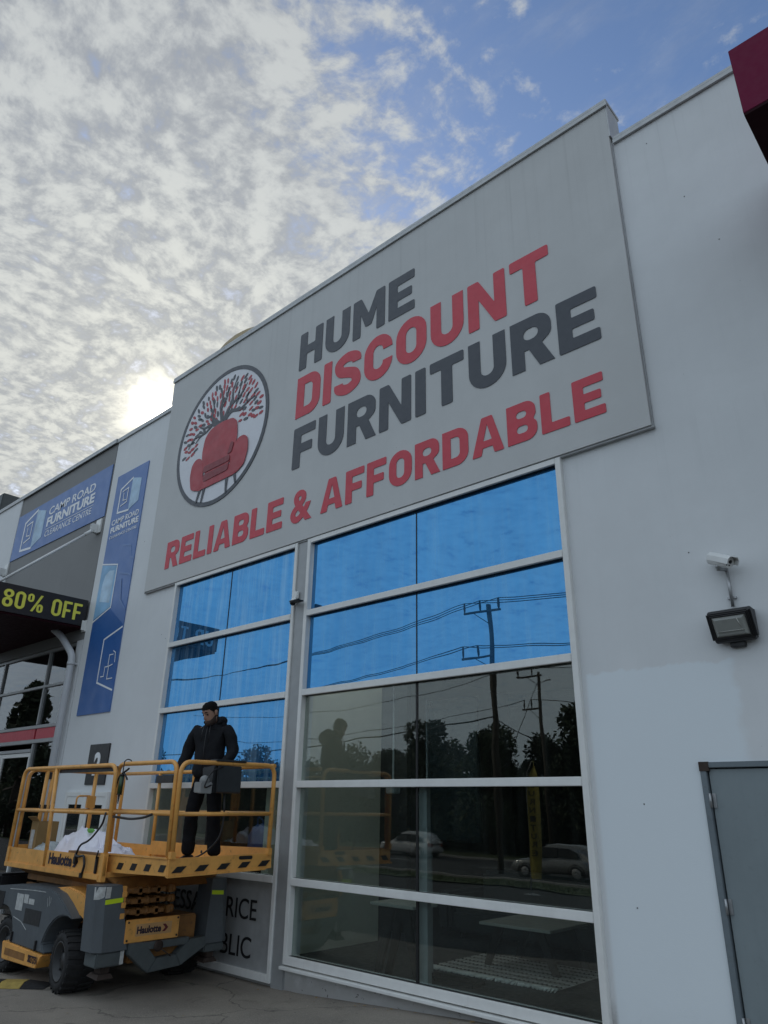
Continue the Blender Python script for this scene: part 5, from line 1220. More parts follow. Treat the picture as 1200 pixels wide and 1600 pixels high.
for v in jk.v:      # folds in the cloth
    p = v*1.0; n_ = noise.noise(p*7.0)*.012+(1-abs(noise.noise(Vector((p.x*8, p.y*8, p.z*5+2*p.x))))*2)*.012
    c_ = Vector((MO.x, MO.y, v.z)); dr = (v-c_); dr.z = 0
    if dr.length > 1e-4: v += dr.normalized()*n_
jo = jk.build('jacket', 'jacket', man)
mb = MB()   # hood lying behind the neck
hp = []
for k in range(13):
    a = R(-30+240*k/12); hp.append(mp(.088*math.cos(a), .015-.075*math.sin(a), 1.495+.030*math.sin(a)))
mb.tube(hp, [.012, .022, .030, .036, .040, .044, .046, .044, .040, .036, .030, .022, .012], 12)
mb.ball(tuple(mp(.02, -.100, 1.455)), (.125, .085, .10), 3); mb.ball(tuple(mp(.065, -.085, 1.515)), (.075, .06, .055), 3); mb.ball(tuple(mp(-.05, -.085, 1.50)), (.065, .05, .045), 3)
mb.build('hood', 'jacket', jo)
mb = MB()
for s in (-1, 1):
    mb.tube([mp(s*.035, .125, 1.46), mp(s*.045, .155, 1.38), mp(s*.042, .162, 1.27)], .0045, 6)
mb.tube([mp(0, .118, 1.45), mp(0, .152, 1.33), mp(0, .158, 1.16), mp(0, .15, .92)], .005, 6); mb.build('drawcord', 'black', jo)
J3 = {'w': (0, 0, 1.0, .155, .115), 'seat': (0, -.01, .90, .165, .125)}
E3 = [('w', 'seat')]
for sg_, nm in ((-1, 'r'), (1, 'l')):
    hx = .155 if sg_ < 0 else .175
    J3.update({nm+'h': (sg_*.10, 0, .82, .105, .105), nm+'t': (sg_*.118, .015, .66, .092, .092), nm+'k': (sg_*.135, .025, .49, .080, .080), nm+'c': (sg_*.147, .0, .28, .078, .078), nm+'f': (sg_*hx, -.005, .075, .076, .080)})
    E3 += [('seat', nm+'h'), (nm+'h', nm+'t'), (nm+'t', nm+'k'), (nm+'k', nm+'c'), (nm+'c', nm+'f')]
tr_ = skinned('trousers', J3, E3, 'trousers', man, 3)
for v in tr_.v:
    v += Vector((noise.noise(v*8)*.010, noise.noise(v*8+Vector((5, 5, 5)))*.010, 0))
    f_ = (1-abs(noise.noise(Vector((v.x*5, v.y*5, v.z*13))))*2); v += Vector((fd.x, fd.y, 0))*f_*.008*(1 if v.z < MO.z+.6 else .4)
tr_.build('trousers', 'trousers', man)
for sg_ in (-1, 1):
    hx = .155 if sg_ < 0 else .175
    mb = MB(); vs = []; fs = []; n = 16
    toe = Vector((sg_*.17, 1, 0)).normalized()
    for i, (t, hw, z1) in enumerate(((-.09, .012, .05), (-.075, .034, .085), (-.02, .040, .100), (.05, .044, .085), (.11, .047, .062), (.16, .042, .048), (.19, .022, .035), (.198, .004, .022))):
        for k in range(n):
            a = 2*math.pi*k/n; u = hw*math.cos(a); z = max(0.002, z1*.5+z1*.5*math.sin(a))
            q = Vector((sg_*hx, -.01, 0))+toe*t+Vector((toe.y, -toe.x, 0))*u; vs.append(mp(q.x, q.y, z))
        if i:
            for k in range(n): fs.append(((i-1)*n+k, (i-1)*n+(k+1) % n, i*n+(k+1) % n, i*n+k))
    mb.add(vs, fs+[tuple(range(n))], True); mb.build('shoe', 'shoe', man)
# hair, beard, brows, eyes
mb = MB(); vs = []; fs = []; n = 28
hp_ = [(.020, .0775, .070, -.101, 210), (.045, .080, .100, -.105, 360), (.085, .077, .092, -.103, 360), (.110, .064, .074, -.086, 360), (.129, .039, .043, -.053, 360), (.135, 0, 0, 0, 360)]
rings = []
for z, hw, fr, bk, _ in [(-.045, .070, 0, -.078, 0), (-.01, .077, 0, -.098, 0)]+hp_:
    row = []
    for k in range(n):
        a = 2*math.pi*k/n; s = math.sin(a); x = hw*math.cos(a); y = (fr*s if s > 0 else -bk*s)
        zz = z
        if s > 0 and z < .07: zz = .072-.006*s if abs(math.cos(a)) < .8 else .072-.05*(abs(math.cos(a))-.8)/.2*(1 if z < .05 else .6); y = (.0985*s**.85); x = .0795*math.cos(a)
        row.append(HP(x*1.0, y, zz))
    rings.append([q+Vector((noise.noise(q*60), noise.noise(q*60+Vector((7, 0, 0))), noise.noise(q*45+Vector((0, 9, 0)))))*.005 for q in row])
vs = [p for r_ in rings for p in r_]
for i in range(len(rings)-1):
    for k in range(n): fs.append((i*n+k, i*n+(k+1) % n, (i+1)*n+(k+1) % n, (i+1)*n+k))
mb.add(vs, fs, True)
mb.build('hair', 'hair', man)
mb = MB(); vs = []; fs = []; n = 20
for i, (z, hw, fr) in enumerate(((-.040, .0735, .062), (-.062, .070, .094), (-.082, .063, .099), (-.100, .057, .101), (-.118, .044, .094), (-.131, .026, .076))):
    for k in range(n+1):
        a = math.pi*(k/n); x = hw*math.cos(a); y = fr*math.sin(a)**.8 if math.sin(a) > 0 else 0
        zz = z
        if i == 0: zz = -.02-.038*math.sin(a)
        vs.append(HP(x, y, zz))
    if i:
        for k in range(n): fs.append(((i-1)*(n+1)+k, (i-1)*(n+1)+k+1, i*(n+1)+k+1, i*(n+1)+k))
mb.add(vs, fs, True); mb.build('beard', 'beard', man)
mb = MB()
mb.tube([HP(-.022, .086, -.073), HP(-.008, .098, -.071), HP(.008, .098, -.071), HP(.022, .086, -.073)], [.002, .0045, .0045, .002], 6); mb.build('mouth', 'lips', man)
mb = MB()
for s in (-1, 1):
    mb.tube([HP(s*.014, .101, .036), HP(s*.030, .099, .042), HP(s*.048, .084, .036)], [.0045, .005, .003], 6)
mb.build('eyebrow', 'hair', man)
for s in (-1, 1):
    mb = MB(); mb.ball(tuple(HP(s*.031, .078, .010)), .0125, 2); mb.build('eye', 'eye', man)

# ================================================================== GROUND THINGS
sh = thing('speed_hump', 'low yellow and black rubber speed hump on the paving at the far left', 'speed hump', (-9.2, -1.95, 0))
d0 = Vector((-8.72, -1.70, 0)); dv = (Vector((-9.9, -2.75, 0))-d0).normalized(); dn = Vector((-dv.y, dv.x, 0))
prof = [(-.16, 0), (-.14, .012), (-.06, .045), (.06, .045), (.14, .012), (.16, 0)]
for k in range(8):
    mb = MB(); a = d0+dv*(.25*k+.003); b = d0+dv*(.25*(k+1)-.003)
    if k == 0: a = d0
    vs = [a+dn*u+Vector((0, 0, v+.004)) for u, v in prof]+[b+dn*u+Vector((0, 0, v+.004)) for u, v in prof]
    if k == 0:
        for i in range(6): vs[i].z = .006
    mb.add(vs, [tuple(range(6)), tuple(range(6, 12))]+[(i, (i+1) % 6, 6+(i+1) % 6, 6+i) for i in range(6)])
    mb.build('hump_segment', 'hump_y' if k % 2 else 'rubber', sh)
mb = MB(); rr = random.Random(5)
for i in range(70):
    x = rr.uniform(-7.3, -2.5) if i < 45 else rr.uniform(-9, -4); y = -.05-abs(rr.gauss(0, .10)) if i < 45 else rr.uniform(-4, -.1); z = gz(x, y)+.004; s = rr.uniform(.006, .022); a = rr.uniform(0, 6.28)
    mb.add([(x+s*math.cos(a+k*1.57+rr.uniform(-.4, .4)), y+s*.6*math.sin(a+k*1.57), z+rr.uniform(0, .008)) for k in range(4)], [(0, 1, 2, 3)])
tag(mb.build('leaf_litter', 'card', origin=(-5, -.3, 0)), kind='stuff')

# ================================================================== SHOWROOM THINGS
def table(name, label, cx, cy, w_, d_, h, splay, legmat='tableleg'):
    t = thing(name, label, 'table', (cx, cy, .16))
    mb = MB(); mb.box(cx-w_/2, cx+w_/2, cy-d_/2, cy+d_/2, .16+h-.03, .16+h, .006); mb.build('tabletop', 'tabletop', t)
    for sx in (-1, 1):
        for sy in (-1, 1):
            x1 = cx+sx*(w_/2-.05); y1 = cy+sy*(d_/2-.12); x0 = cx+sx*(w_/2-.22)
            mb = MB(); mb.prism([(x1+.03*sx-.04, .16), (x1+.03*sx+.04, .16), (x0+.06, .16+h-.032), (x0-.06, .16+h-.032)], XZ(0), y1-.02, y1+.02, .004); mb.build('leg', legmat, t)
    mb = MB(); mb.box(cx-w_/2+.2, cx+w_/2-.2, cy-.03, cy+.03, .16+h-.08, .16+h-.032); mb.build('stretcher', legmat, t); return t
table('coffee_table', 'low coffee table with splayed black legs standing on the pale rug', -5.10, 2.30, .95, .90, .46, .1)
t2 = table('side_table', 'small hall table with grey top left of the dark window joint', -5.75, .70, .62, .42, .72, .08)
rgt = thing('floor_rug', 'pale grey woven rug with fringed edge under the coffee table', 'rug', (-5.15, 2.0, .16))
mb = MB(); n = 40
vs = [(-5.98+1.66*i/n, 1.43+1.15*j/24, .172+.006*noise.noise((i*.6, j*.6, 1))) for j in range(25) for i in range(n+1)]
mb.add(vs, [(j*(n+1)+i, j*(n+1)+i+1, (j+1)*(n+1)+i+1, (j+1)*(n+1)+i) for j in range(24) for i in range(n)], True); mb.build('weave', 'rug', rgt)
for k in range(7):
    mb = MB(); yy = 1.50+.16*k; mb.add([(-5.97+1.64*i/60, yy+(.022 if i % 2 else -.022)+dy_, .1805+.004*noise.noise((i*.4, yy, 2))) for dy_ in (0, .035) for i in range(61)], [(i, i+1, 62+i, 61+i) for i in range(60)]); mb.build('woven_band', 'tableleg' if k % 3 == 1 else 'sofa', rgt)
mb = MB(); rr = random.Random(9)
for i in range(150):
    x = -5.97+1.64*i/149; mb.tube([(x, 1.45, .178), (x+rr.uniform(-.012, .012), 1.40, .186), (x+rr.uniform(-.02, .02), 1.345+rr.uniform(-.02, .02), .168)], [.010, .009, .006], 5)
mb.build('fringe', 'fringe', rgt)
sf_ = thing('sofa', 'dark sofa standing behind the coffee table in the showroom', 'sofa', (-5.6, 3.7, .16))
mb = MB(); mb.box(-7.0, -4.2, 3.2, 4.15, .24, .52, .05); mb.build('seat', 'sofa', sf_)
mb = MB(); mb.box(-7.0, -4.2, 3.95, 4.25, .53, .98, .06); mb.build('backrest', 'sofa', sf_)
for x in (-7.22, -4.2): mb = MB(); mb.box(x, x+.22, 3.15, 4.2, .24, .74, .05); mb.build('arm', 'sofa', sf_)
for x in (-6.9, -4.3):
    for y in (3.3, 4.1): mb = MB(); mb.tube([(x, y, .16), (x, y, .24)], .03, 8); mb.build('leg', 'tableleg', sf_)
ac = thing('showroom_chair', 'pale rounded fabric chair half hidden by the right window frame', 'chair', (-2.95, .62, .16))
mb = MB(); bmn = bmesh.new(); bmesh.ops.create_icosphere(bmn, subdivisions=3, radius=1)
for v in bmn.verts: v.co = Vector((-2.93+.36*v.co.x, .52+.10*v.co.y*(1+.4*v.co.x*v.co.x), .56+.22*v.co.z))
mb.addbm(bmn, True); mb.build('backrest', 'chairwhite', ac)
mb = MB(); mb.box(-3.2, -2.66, .56, 1.05, .42, .52, .04); mb.build('seat', 'chairwhite', ac)
for x in (-3.12, -2.75):
    for y in (.62, .98): mb = MB(); mb.tube([(x, y, .16), (x, y, .42)], .016, 8); mb.build('leg', 'tableleg', ac)
pdn = thing('pendant_box', 'small pale box hanging on a long white cord inside the right window', 'pendant', (-5.62, .45, 2.0))
mb = MB(); mb.tube([(-5.70, .45, 2.10), (-5.70, .45, 5.24)], .010, 8); mb.build('cord', 'white', pdn)
mb = MB(); mb.box(-5.77, -5.63, .40, .50, 1.98, 2.10, .01); mb.build('socket_box', 'boxgrey', pdn)
dpn = thing('display_stand', 'tall dark panel standing inside beside the vertical window joint', 'display', (-5.2, 1.0, .16))
mb = MB(); mb.box(-5.62, -4.90, .98, 1.04, 1.50, 3.05, .01); mb.build('panel', 'display', dpn)
mb = MB(); mb.box(-5.64, -5.622, .97, 1.05, .2, 3.06); mb.build('edge_strip', 'greyframe', dpn)
mb = MB(); mb.box(-5.62, -5.0, .9, 1.12, .162, .2); mb.build('foot', 'display', dpn)
bb = thing('blue_bag', 'blue crumpled bag standing inside the left window behind the man', 'bag', (-7.9, .42, 1.08))
mb = crumple(0, 0, 0, .1, .1, .1, 1.0, 4)
mb = MB(); n = 28; vs = []; fs = []
for j, (z, k) in enumerate(((1.12, .92), (1.20, 1.0), (1.35, .98), (1.48, .90), (1.55, .75), (1.60, .45))):
    for i in range(n):
        a = 2*math.pi*i/n; q = 1+.10*noise.noise((math.cos(a)*2, math.sin(a)*2, j*.8))
        vs.append((-7.98+.27*k*q*math.copysign(abs(math.cos(a))**.6, math.cos(a)), .50+.13*k*q*math.sin(a), z+.05*noise.noise((math.cos(a)*3, math.sin(a)*3, 7+j))))
    if j:
        for i in range(n): fs.append(((j-1)*n+i, (j-1)*n+(i+1) % n, j*n+(i+1) % n, j*n+i))
mb.add(vs, fs+[tuple(range(5*n, 6*n)), tuple(range(n))], True); mb.build('sack', 'bluecloth', bb)
mb = MB(); mb.tube(fillet([(-8.12, .50, 1.55), (-8.14, .50, 1.70), (-8.02, .50, 1.66), (-8.0, .50, 1.55)], .05, 5), .010, 6); mb.build('handle', 'bluecloth', bb)
ct = thing('display_counter', 'dark counter carrying a blue bag inside the left window', 'counter', (-8.6, .55, .16))
mb = MB(); mb.box(-9.9, -7.75, .25, .85, .20, 1.05, .01); mb.build('cabinet', 'darkint', ct)
mb = MB(); mb.box(-9.93, -7.72, .22, .88, 1.051, 1.095, .005); mb.build('countertop', 'tableleg', ct)

# ================================================================== STREET BEHIND THE CAMERA (seen in the glass)
# power poles
def powerpole(label, x, y, top, arm_z, arms_, r0, r1, far=False):
    zb = gz(x, y)
    p = thing('power_pole', label, 'power pole', (x, y, zb), 'timber power poles along the road')
    mb = MB(); mb.tube([(x, y, zb), (x+.02, y, (zb+top)/2), (x, y, top)], [r0, (r0+r1)/2, r1], 14); mb.build('pole', 'pole', p)
    tips = []
    for (z, xl, xr, ins) in arms_:
        mb = MB(); mb.box(xl, xr, y-.06+r1+.06, y+.06+r1+.06, z-.06, z+.06, .01)
        m_ = xl if abs(xl-x) > abs(xr-x) else xr
        mb.tube([(x, y+r1+.06, z-.75), (x+(m_-x)*.55, y+r1+.06, z-.05)], .025, 6)
        ca = mb.build('crossarm', 'pole', p)
        for ix in ins:
            mb = MB(); mb.lathe([(.0, 0), (.035, 0), (.06, .12), (.075, .3), (.055, .55), (.07, .62), (.0, .70)], (ix, y+r1+.06, z+.06), (0, 0, 1), 10); mb.build('insulator', 'pole', ca)
            tips.append((ix, y+r1+.06, z+.72))
    return p, tips
p1, tips1 = powerpole('nearest tall timber power pole with two crossarms across the road', -24.0, -30.0, 13.5, 0, [(13.05, -25.8, -23.1, [-25.75, -24.45, -23.2]), (10.35, -26.1, -23.7, [-26.0, -24.9])], .21, .15)
p2, tips2 = powerpole('shorter timber power pole further back with a guy wire and street lamp arm', -29.0, -44.0, 11.9, 0, [(11.6, -30.95, -28.6, [-30.8, -29.6]), (9.0, -30.55, -28.8, [-30.4, -29.7])], .18, .13)
mb = MB(); mb.tube([(-29.0, -43.85, 11.2), (-33.2, -44.0, 3.5)], .03, 6); mb.build('guy_wire', 'wire', p2)
mb = MB(); mb.tube([(-29, -44, 11.0), (-28.2, -44, 11.2)], .035, 8); mb.box(-28.35, -27.95, -44.08, -43.92, 11.16, 11.26, .02); mb.build('lamp_arm', 'galv', p2)
p3, tips3 = powerpole('power pole far along the road to the left of the nearest one', -72.0, -30.5, 13.0, 0, [(12.6, -73.8, -71.1, [-73.75, -72.45, -71.2]), (10.0, -74.1, -71.7, [-74, -72.9])], .21, .15)
p4, tips4 = powerpole('power pole far along the road beyond the red canopy', 26.0, -29.5, 13.2, 0, [(12.8, 24.2, 26.9, [24.25, 25.55, 26.8]), (10.1, 23.9, 26.3, [24, 25.1])], .21, .15)
def wire(name, label, a, b, sag, r=.027):
    a, b = Vector(a), Vector(b); mb = MB()
    mb.tube([a.lerp(b, t/24)-Vector((0, 0, sag*4*(t/24)*(1-t/24))) for t in range(25)], r, 6); o = mb.build(name, 'wire')
    return tag(o, label, 'wire', 'overhead wires between the power poles')
WL = ['overhead wire on the front insulator of the upper crossarm', 'overhead wire on the middle insulator of the upper crossarm', 'overhead wire on the rear insulator of the upper crossarm', 'overhead wire on the outer insulator of the lower crossarm', 'overhead wire on the inner insulator of the lower crossarm']
for k in range(5):
    wire('overhead_wire', WL[k]+', running left from the nearest pole', tips1[k], tips3[k], 1.5)
    wire('overhead_wire', WL[k]+', running right from the nearest pole', tips1[k], tips4[k], 1.5)
wire('overhead_wire', 'thick low communication cable running left from the nearest pole', (-24, -29.8, 6.7), (-72, -30.3, 6.5), 1.0, .04)
wire('overhead_wire', 'thick low communication cable from the nearest pole to the pole further back', (-24, -29.8, 6.7), (-29, -43.8, 6.6), .3, .035)
wire('overhead_wire', 'wire on the upper crossarm of the pole further back, running left', tips2[0], (-80, -46, 12.0), 1.6)
wire('overhead_wire', 'wire on the lower crossarm of the pole further back, running left', tips2[2], (-80, -46, 9.2), 1.4)
wire('overhead_wire', 'wire on the upper crossarm of the pole further back, running right', tips2[1], (20, -45, 12.2), 1.6)
wire('overhead_wire', 'wire on the lower crossarm of the pole further back, running right', tips2[3], (20, -45, 9.4), 1.4)

# trees
def tree(label, x, y, h, cr, seed, mat='leaf', n=6500, conical=False):
    rr = random.Random(seed); zb = gz(x, y)-.05
    t = thing('street_tree', label, 'tree', (x, y, zb), 'trees across the road')
    mb = MB(); th = h*.38
    mb.tube([(x, y, zb), (x+rr.uniform(-.2, .2), y, zb+th*.5), (x+rr.uniform(-.3, .3), y+rr.uniform(-.2, .2), zb+th*1.5)], [.045*h*.7, .03*h*.7, .012*h], 10)
    lobes = []
    for i in range(20):
        a = rr.uniform(0, 6.28); f = rr.uniform(0, 1); zz = zb+h*(.16+.78*f); rad = cr*(1.0-.75*abs(f-.35))*rr.uniform(.35, .85)
        lobes.append((Vector((x+rad*math.cos(a), y+rad*math.sin(a), zz)), cr*rr.uniform(.28, .50)))
        if i < 7: mb.tube([(x, y, zb+th*rr.uniform(.7, 1.3)), tuple(lobes[-1][0])], [.012*h, .004*h], 6)
    lobes.append((Vector((x+rr.uniform(-.3, .3), y, zb+h*.94)), cr*.3))
    if conical:
        lobes = []
        for i in range(46):
            f = rr.random()**1.25; a = rr.uniform(0, 6.28); rad = cr*(1-f)*rr.uniform(.2, .95)
            lobes.append((Vector((x+rad*math.cos(a), y+rad*math.sin(a), zb+h*(.06+.92*f))), cr*(.12+.26*(1-f))))
    mb.build('trunk', 'bark', t)
    mb = MB(); vs = []; fs = []
    for i in range(n):
        c_, rad = lobes[min(len(lobes)-1, int(len(lobes)*rr.random()))]
        d = Vector((rr.gauss(0, 1), rr.gauss(0, 1), rr.gauss(0, .8))).normalized()*rad*rr.uniform(.35, 1.08)**.7
        p = c_+d; s = rr.uniform(.12, .30)*(h/9)
        u = Vector((rr.uniform(-1, 1), rr.uniform(-1, 1), rr.uniform(-1, 1))).normalized(); w__ = u.orthogonal().normalized()
        w__ = Matrix.Rotation(rr.uniform(0, 6.28), 3, u) @ w__; v_ = u.cross(w__)
        o = len(vs); vs += [p-w__*s, p-v_*s*.45, p+w__*s, p+v_*s*.45]; fs.append((o, o+1, o+2, o+3))
    mb.add(vs, fs); mb.build('crown', mat, t); return t
TL = [(-41.5, -46, 10.2, 3.4, 1, 'leaf2', 'tall rounded tree left of the nearest power pole'), (-46.5, -47, 7.8, 3.2, 2, 'leaf', 'lower spreading tree left of the tall rounded tree'),
      (-35.5, -46, 9.0, 3.6, 3, 'leaf', 'broad tree directly behind the nearest power pole'), (-31.3, -48.5, 8.3, 2.8, 4, 'leaf2', 'tree between the two power poles'),
      (-27.5, -48, 11.2, 3.6, 5, 'leaf2', 'tallest dark tree beside the pole further back'), (-22.5, -48, 10.5, 4.0, 6, 'leaf2', 'dark wide tree right of the pole further back'),
      (-53, -47, 8.6, 3.4, 7, 'leaf2', 'dark tree second from the left in the row across the road'), (-60, -48, 7.2, 3.4, 8, 'leaf', 'short tree far left in the row across the road'),
      (-17, -47, 8.4, 3.6, 9, 'leaf', 'tree facing the shop directly across the road'), (-10, -48, 9.2, 3.6, 10, 'leaf2', 'tree across the road right of the one facing the shop'),
      (-68, -48, 9.4, 3.8, 11, 'leaf2', 'leftmost tall tree in the row across the road'), (-2, -47, 8.0, 3.6, 12, 'leaf', 'tree across the road at its right end'),
      (-80, -47, 7.4, 3.4, 13, 'leaf', 'tree beyond the far left power pole'), (-47.5, -52, 9.2, 3.0, 14, 'leaf2', 'narrow tree standing behind the lower spreading tree')]
TL += [(-38.5, -50, 9.4, 3.2, 31, 'leaf2', 'dark tree filling the gap right of the tall rounded tree'), (-33.4, -51, 8.8, 3.2, 32, 'leaf2', 'dark tree close behind the broad one at the nearest power pole'),
       (-25.0, -50.5, 10.2, 3.2, 33, 'leaf', 'tree crowding the right side of the tallest dark tree'), (-44.0, -50.5, 9.0, 3.2, 34, 'leaf2', 'dark tree crowding the left side of the tall rounded tree'), (-50.3, -50.5, 8.4, 3.2, 35, 'leaf', 'tree between the narrow one and the dark one second from the left')]
TL += [(-93, -48, 10.5, 4.0, 15, 'leaf2', 'tree far down the road to the left, nearest of the distant four'), (-112, -47, 12.0, 4.6, 16, 'leaf2', 'second of the four distant trees down the road'),
       (-136, -48, 13.0, 5.0, 17, 'leaf', 'third of the four distant trees down the road'), (-165, -48, 14.0, 5.5, 18, 'leaf2', 'most distant tall tree down the road')]
for x, y, h, c_, sd__, mt, lb in TL: tree(lb, x, y, h, c_, sd__, mt)
tree('dark conical conifer mirrored in the upper glass of the neighbouring shopfront', -65.5, -20.5, 13.2, 4.4, 41, 'leaf2', 7000, True)
fn_ = thing('boundary_fence', 'dark timber paling fence behind the trees across the road', 'fence', (-40, -54, ZR))
mb = MB()
for i in range(420): mb.box(-105+.32*i, -105+.32*i+.30, -54.02, -54.0, ZR, ZR+2.6+.05*((i*7) % 3))
mb.build('palings', 'fence', fn_)
mb = MB()
for z in (.5, 1.7): mb.box(-105, 30, -54.07, -54.021, ZR+z, ZR+z+.1)
mb.build('fence_rail', 'fence', fn_)
mb = MB(); rr = random.Random(21)
for i in range(38000):
    x = rr.uniform(-105, 25); y = rr.uniform(-53.4, -49.2); hmax = 5.6+2.8*abs(noise.noise((x*.16, 0, 0)))
    z = ZR+rr.uniform(0, hmax)*rr.uniform(.5, 1); s = rr.uniform(.32, .75)
    u = Vector((rr.uniform(-1, 1), rr.uniform(-1, 1), rr.uniform(-1, 1))).normalized(); w__ = u.orthogonal().normalized(); v_ = u.cross(w__)
    p = Vector((x, y, z)); mb.add([p-w__*s, p-v_*s*.5, p+w__*s, p+v_*s*.5], [(0, 1, 2, 3)])
for i in range(9000):
    x = rr.uniform(-230, -105); y = rr.uniform(-53.4, -49.2); z = ZR+rr.uniform(0, 7.0+3.0*abs(noise.noise((x*.1, 0, 0))))*rr.uniform(.4, 1); s = rr.uniform(.7, 1.5)
    u = Vector((rr.uniform(-1, 1), rr.uniform(-1, 1), rr.uniform(-1, 1))).normalized(); w__ = u.orthogonal().normalized(); v_ = u.cross(w__)
    p = Vector((x, y, z)); mb.add([p-w__*s, p-v_*s*.5, p+w__*s, p+v_*s*.5], [(0, 1, 2, 3)])
tag(mb.build('undergrowth', 'leaf2', origin=(-40, -52, ZR)), 'dense dark shrubs growing under the trees in front of the fence', 'shrubs', kind='stuff')

# cars
def car(label, x, y, z, dirx, paint, L=4.55, W=1.84, H=1.66, yaw=0.0):
    t = thing('parked_car', label, 'car', (x, y, z), 'cars on the road')
    ca_, sa_ = math.cos(yaw), math.sin(yaw)
    def P(u, v, w_): return Vector((x+(u*ca_-v*sa_)*dirx, y+(u*sa_+v*ca_), z+w_))
    n = 25; us = [-L/2+L*i/(n-1) for i in range(n)]
    def prof(u):
        s = (u+L/2)/L
        top = .60+.36*min(1, s/.06)**.5 if s < .06 else (.96-.10*max(0, (s-.70)/.30)**1.6)
        if s > .94: top -= .22*((s-.94)/.06)**2
        wd = W/2*(1-.16*max(0, (s-.82)/.18)**2-.10*max(0, (.12-s)/.12)**2)
        bot = .24+.10*max(0, (s-.93)/.07)+.12*max(0, (.07-s)/.07)
        return top, wd, bot
    vs = []; fs = []
    for u in us:
        top, wd, bot = prof(u); wd2 = wd*.97
        ring = [(-wd*.90, bot), (-wd*.99, bot+.10), (-wd, .58), (-wd*.965, top-.10), (-wd*.90, top), (0, top+.035), (wd*.90, top), (wd*.965, top-.10), (wd, .58), (wd*.99, bot+.10), (wd*.90, bot)]
        vs += [P(u, a, b) for a, b in ring]
    k = 11
    for i in range(n-1):
        for j in range(k): fs.append((i*k+j, i*k+(j+1) % k, (i+1)*k+(j+1) % k, (i+1)*k+j))
    fs += [tuple(range(k)), tuple(range((n-1)*k, n*k))]
    mb = MB(); mb.add(vs, fs, True); mb.build('body', paint, t)
    # cabin
    cs = [(-L*.49, .98, .98, .80), (-L*.46, 1.18, .80, .80), (-L*.40, 1.50, .68, .78), (-L*.28, H, .63, .80), (0, H+.02, .64, .82), (L*.08, H-.04, .62, .82), (L*.17, 1.30, .72, .82), (L*.245, .97, .80, .82)]
    vs = []; fs = []
    for u, hz, tw, bw in cs: vs += [P(u, -bw, .93), P(u, -tw*1.0-.02*(hz > 1.4), (hz+.93)/2), P(u, -tw*.9, hz-.02), P(u, 0, hz+.03), P(u, tw*.9, hz-.02), P(u, tw*1.0+.02*(hz > 1.4), (hz+.93)/2), P(u, bw, .93)]
    for i in range(len(cs)-1):
        for j in range(6): fs.append((i*7+j, i*7+j+1, (i+1)*7+j+1, (i+1)*7+j))
    fs += [tuple(range(7)), tuple(range(7*(len(cs)-1), 7*len(cs)))]
    mb = MB(); mb.add(vs, fs, True); mb.build('cabin', paint, t)
    for s in (-1, 1):
        for pts in (((-1.55, 1.04), (-.42, 1.04), (-.42, 1.50), (-.98, 1.50), (-1.40, 1.32)), ((-.35, 1.04), (.86, 1.04), (.42, 1.49), (-.35, 1.52))):
            mb = MB(); a = [P(u, s*(.862-(w_-1.04)*.30), w_) for u, w_ in pts]; b = [P(u, s*(.80-(w_-1.04)*.30), w_) for u, w_ in pts]; m_ = len(a)
            mb.add(a+b, [tuple(range(m_)), tuple(range(m_, 2*m_))]+[(i, (i+1) % m_, m_+(i+1) % m_, m_+i) for i in range(m_)]); mb.build('window', 'carglass', t)
        mb = MB(); mb.hexa([P(L*.11, s*.93, 1.02), P(L*.15, s*.93, 1.02), P(L*.15, s*1.08, 1.04), P(L*.11, s*1.08, 1.04), P(L*.11, s*.93, 1.14), P(L*.14, s*.93, 1.14), P(L*.14, s*1.08, 1.16), P(L*.11, s*1.08, 1.16)], .02); mb.build('mirror', paint, t)
        mb = MB(); mb.hexa([P(L*.44, s*.56, .66), P(L*.485, s*.54, .66), P(L*.45, s*.80, .66), P(L*.40, s*.90, .66), P(L*.43, s*.56, .80), P(L*.475, s*.54, .80), P(L*.44, s*.80, .82), P(L*.38, s*.90, .82)], .02); mb.build('headlight', 'headlight', t)
        mb = MB(); mb.hexa([P(-L*.505, s*.60, .72), P(-L*.47, s*.60, .72), P(-L*.44, s*.90, .74), P(-L*.485, s*.86, .74), P(-L*.50, s*.64, .98), P(-L*.47, s*.64, .98), P(-L*.44, s*.87, .98), P(-L*.48, s*.83, .98)], .02); mb.build('tail_light', 'taillight', t)
        for u in (-L*.30, L*.305):
            ax_ = (P(0, s, 0)-P(0, 0, 0)).normalized(); c_ = P(u, s*(W/2-.20), .34)
            mb = MB(); mb.lathe([(.20, -.02), (.30, -.02), (.34, .03), (.34, .18), (.30, .215), (.22, .215)], c_, ax_, 24); wh = mb.build('wheel', 'rubber', t)
            mb = MB(); mb.lathe([(.225, .20), (.21, .21), (.06, .19), (0, .20)], c_, ax_, 20); mb.build('rim', 'galv', wh)
            mb = MB(); mb.lathe([(.36, .195), (.42, .205), (.42, .19), (.36, .18)], c_, ax_, 24); mb.build('wheel_arch', 'black', t)
    f = [P(L*.09, -.56, H-.06), P(L*.09, .56, H-.06), P(L*.245, .70, 1.0), P(L*.245, -.70, 1.0)]; nn = Vector((dirx*.5*ca_, .5*sa_, .7))*.03
    mb = MB(); mb.hexa([q+nn*.2 for q in f]+[q+nn for q in f]); mb.build('windscreen', 'carglass', t)
    return t
car('silver hatch SUV standing on the road across from the shop', -20.6, -30.2, ZR+.02, -1, 'cargrey')
car('white SUV on the road left of the nearest power pole', -36.2, -37.0, ZR+.02, -1, 'carwhite')
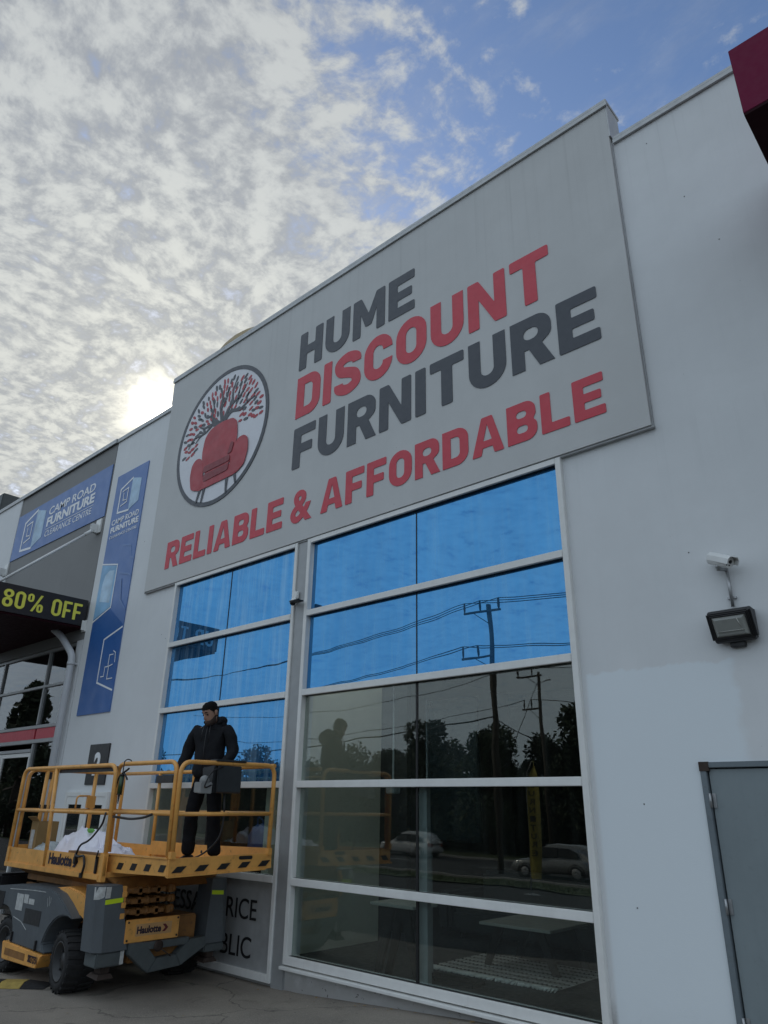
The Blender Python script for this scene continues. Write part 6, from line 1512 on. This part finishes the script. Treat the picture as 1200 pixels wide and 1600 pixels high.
car('dark teal car parked past the lift by the sliding doors, mostly out of view', -13.6, -.95, 0.005, 1, 'carteal', 4.2, 1.50, 1.05, R(0)) if False else None
# feather flags
def flag(name, label, x, y, top, mat, text, w_=.44, lean=.0):
    zb = gz(x, y)
    t = thing(name, label, 'flag', (x, y, zb))
    H = top-zb
    pole_ = [(x, y, zb), (x, y, zb+H*.7), (x+.06, y, zb+H*.9), (x+.22, y, zb+H*.985), (x+.40, y, zb+H*.97)]
    mb = MB(); mb.tube(pole_, [.02, .016, .012, .009, .006], 8); mb.lathe([(0, 0), (.22, 0), (.22, .03), (.03, .06), (0, .06)], (x, y, zb), (0, 0, 1), 16); mb.build('pole', 'galv', t)
    edge = []; n = 16
    for i in range(n+1):
        s = i/n; z = zb+.45+(H-.50)*s; l = x+.02+(0 if s < .72 else ((s-.72)/.28)**2*.30); r_ = x+w_*(.80+.2*s) if s < .8 else x+w_*(.96-.36*((s-.8)/.2)**2.2)
        edge.append((l, r_, z))
    mb = MB(); vs = []; fs = []; m_ = 8
    for side in (0, 1):
        for l, r_, z in edge:
            for j in range(m_+1):
                u = j/m_; vs.append((l+(r_-l)*u, y+.05*math.sin(u*3+z*1.3)+side*.006, z))
    q = (n+1)*(m_+1)
    for i in range(n):
        for j in range(m_):
            a = i*(m_+1)+j; fs += [(a, a+1, a+m_+2, a+m_+1), (q+a, q+a+1, q+a+m_+2, q+a+m_+1)]
    mb.add(vs, fs, True); cl = mb.build('cloth', mat, t)
    if text:
        for i, ch in enumerate(text):
            zc_ = zb+H*.80-i*.225
            fn2 = lambda u, v, d: Vector((x+.21-u, y+.085+d, v))
            fit(font_word(ch, bold=.02), -.10, .10, zc_-.075, zc_+.075, fn2, .0, .004).build('letter', 'gasket', cl)
    return t
flag('feather_flag', 'yellow feather flag with black vertical lettering in front of the shop', -12.3, -14.0, 3.22, 'flagyellow', 'FURNITURE')
flag('feather_flag', 'red feather flag further left along the shop forecourt', -22.9, -14.0, 2.9, 'flagred', None)
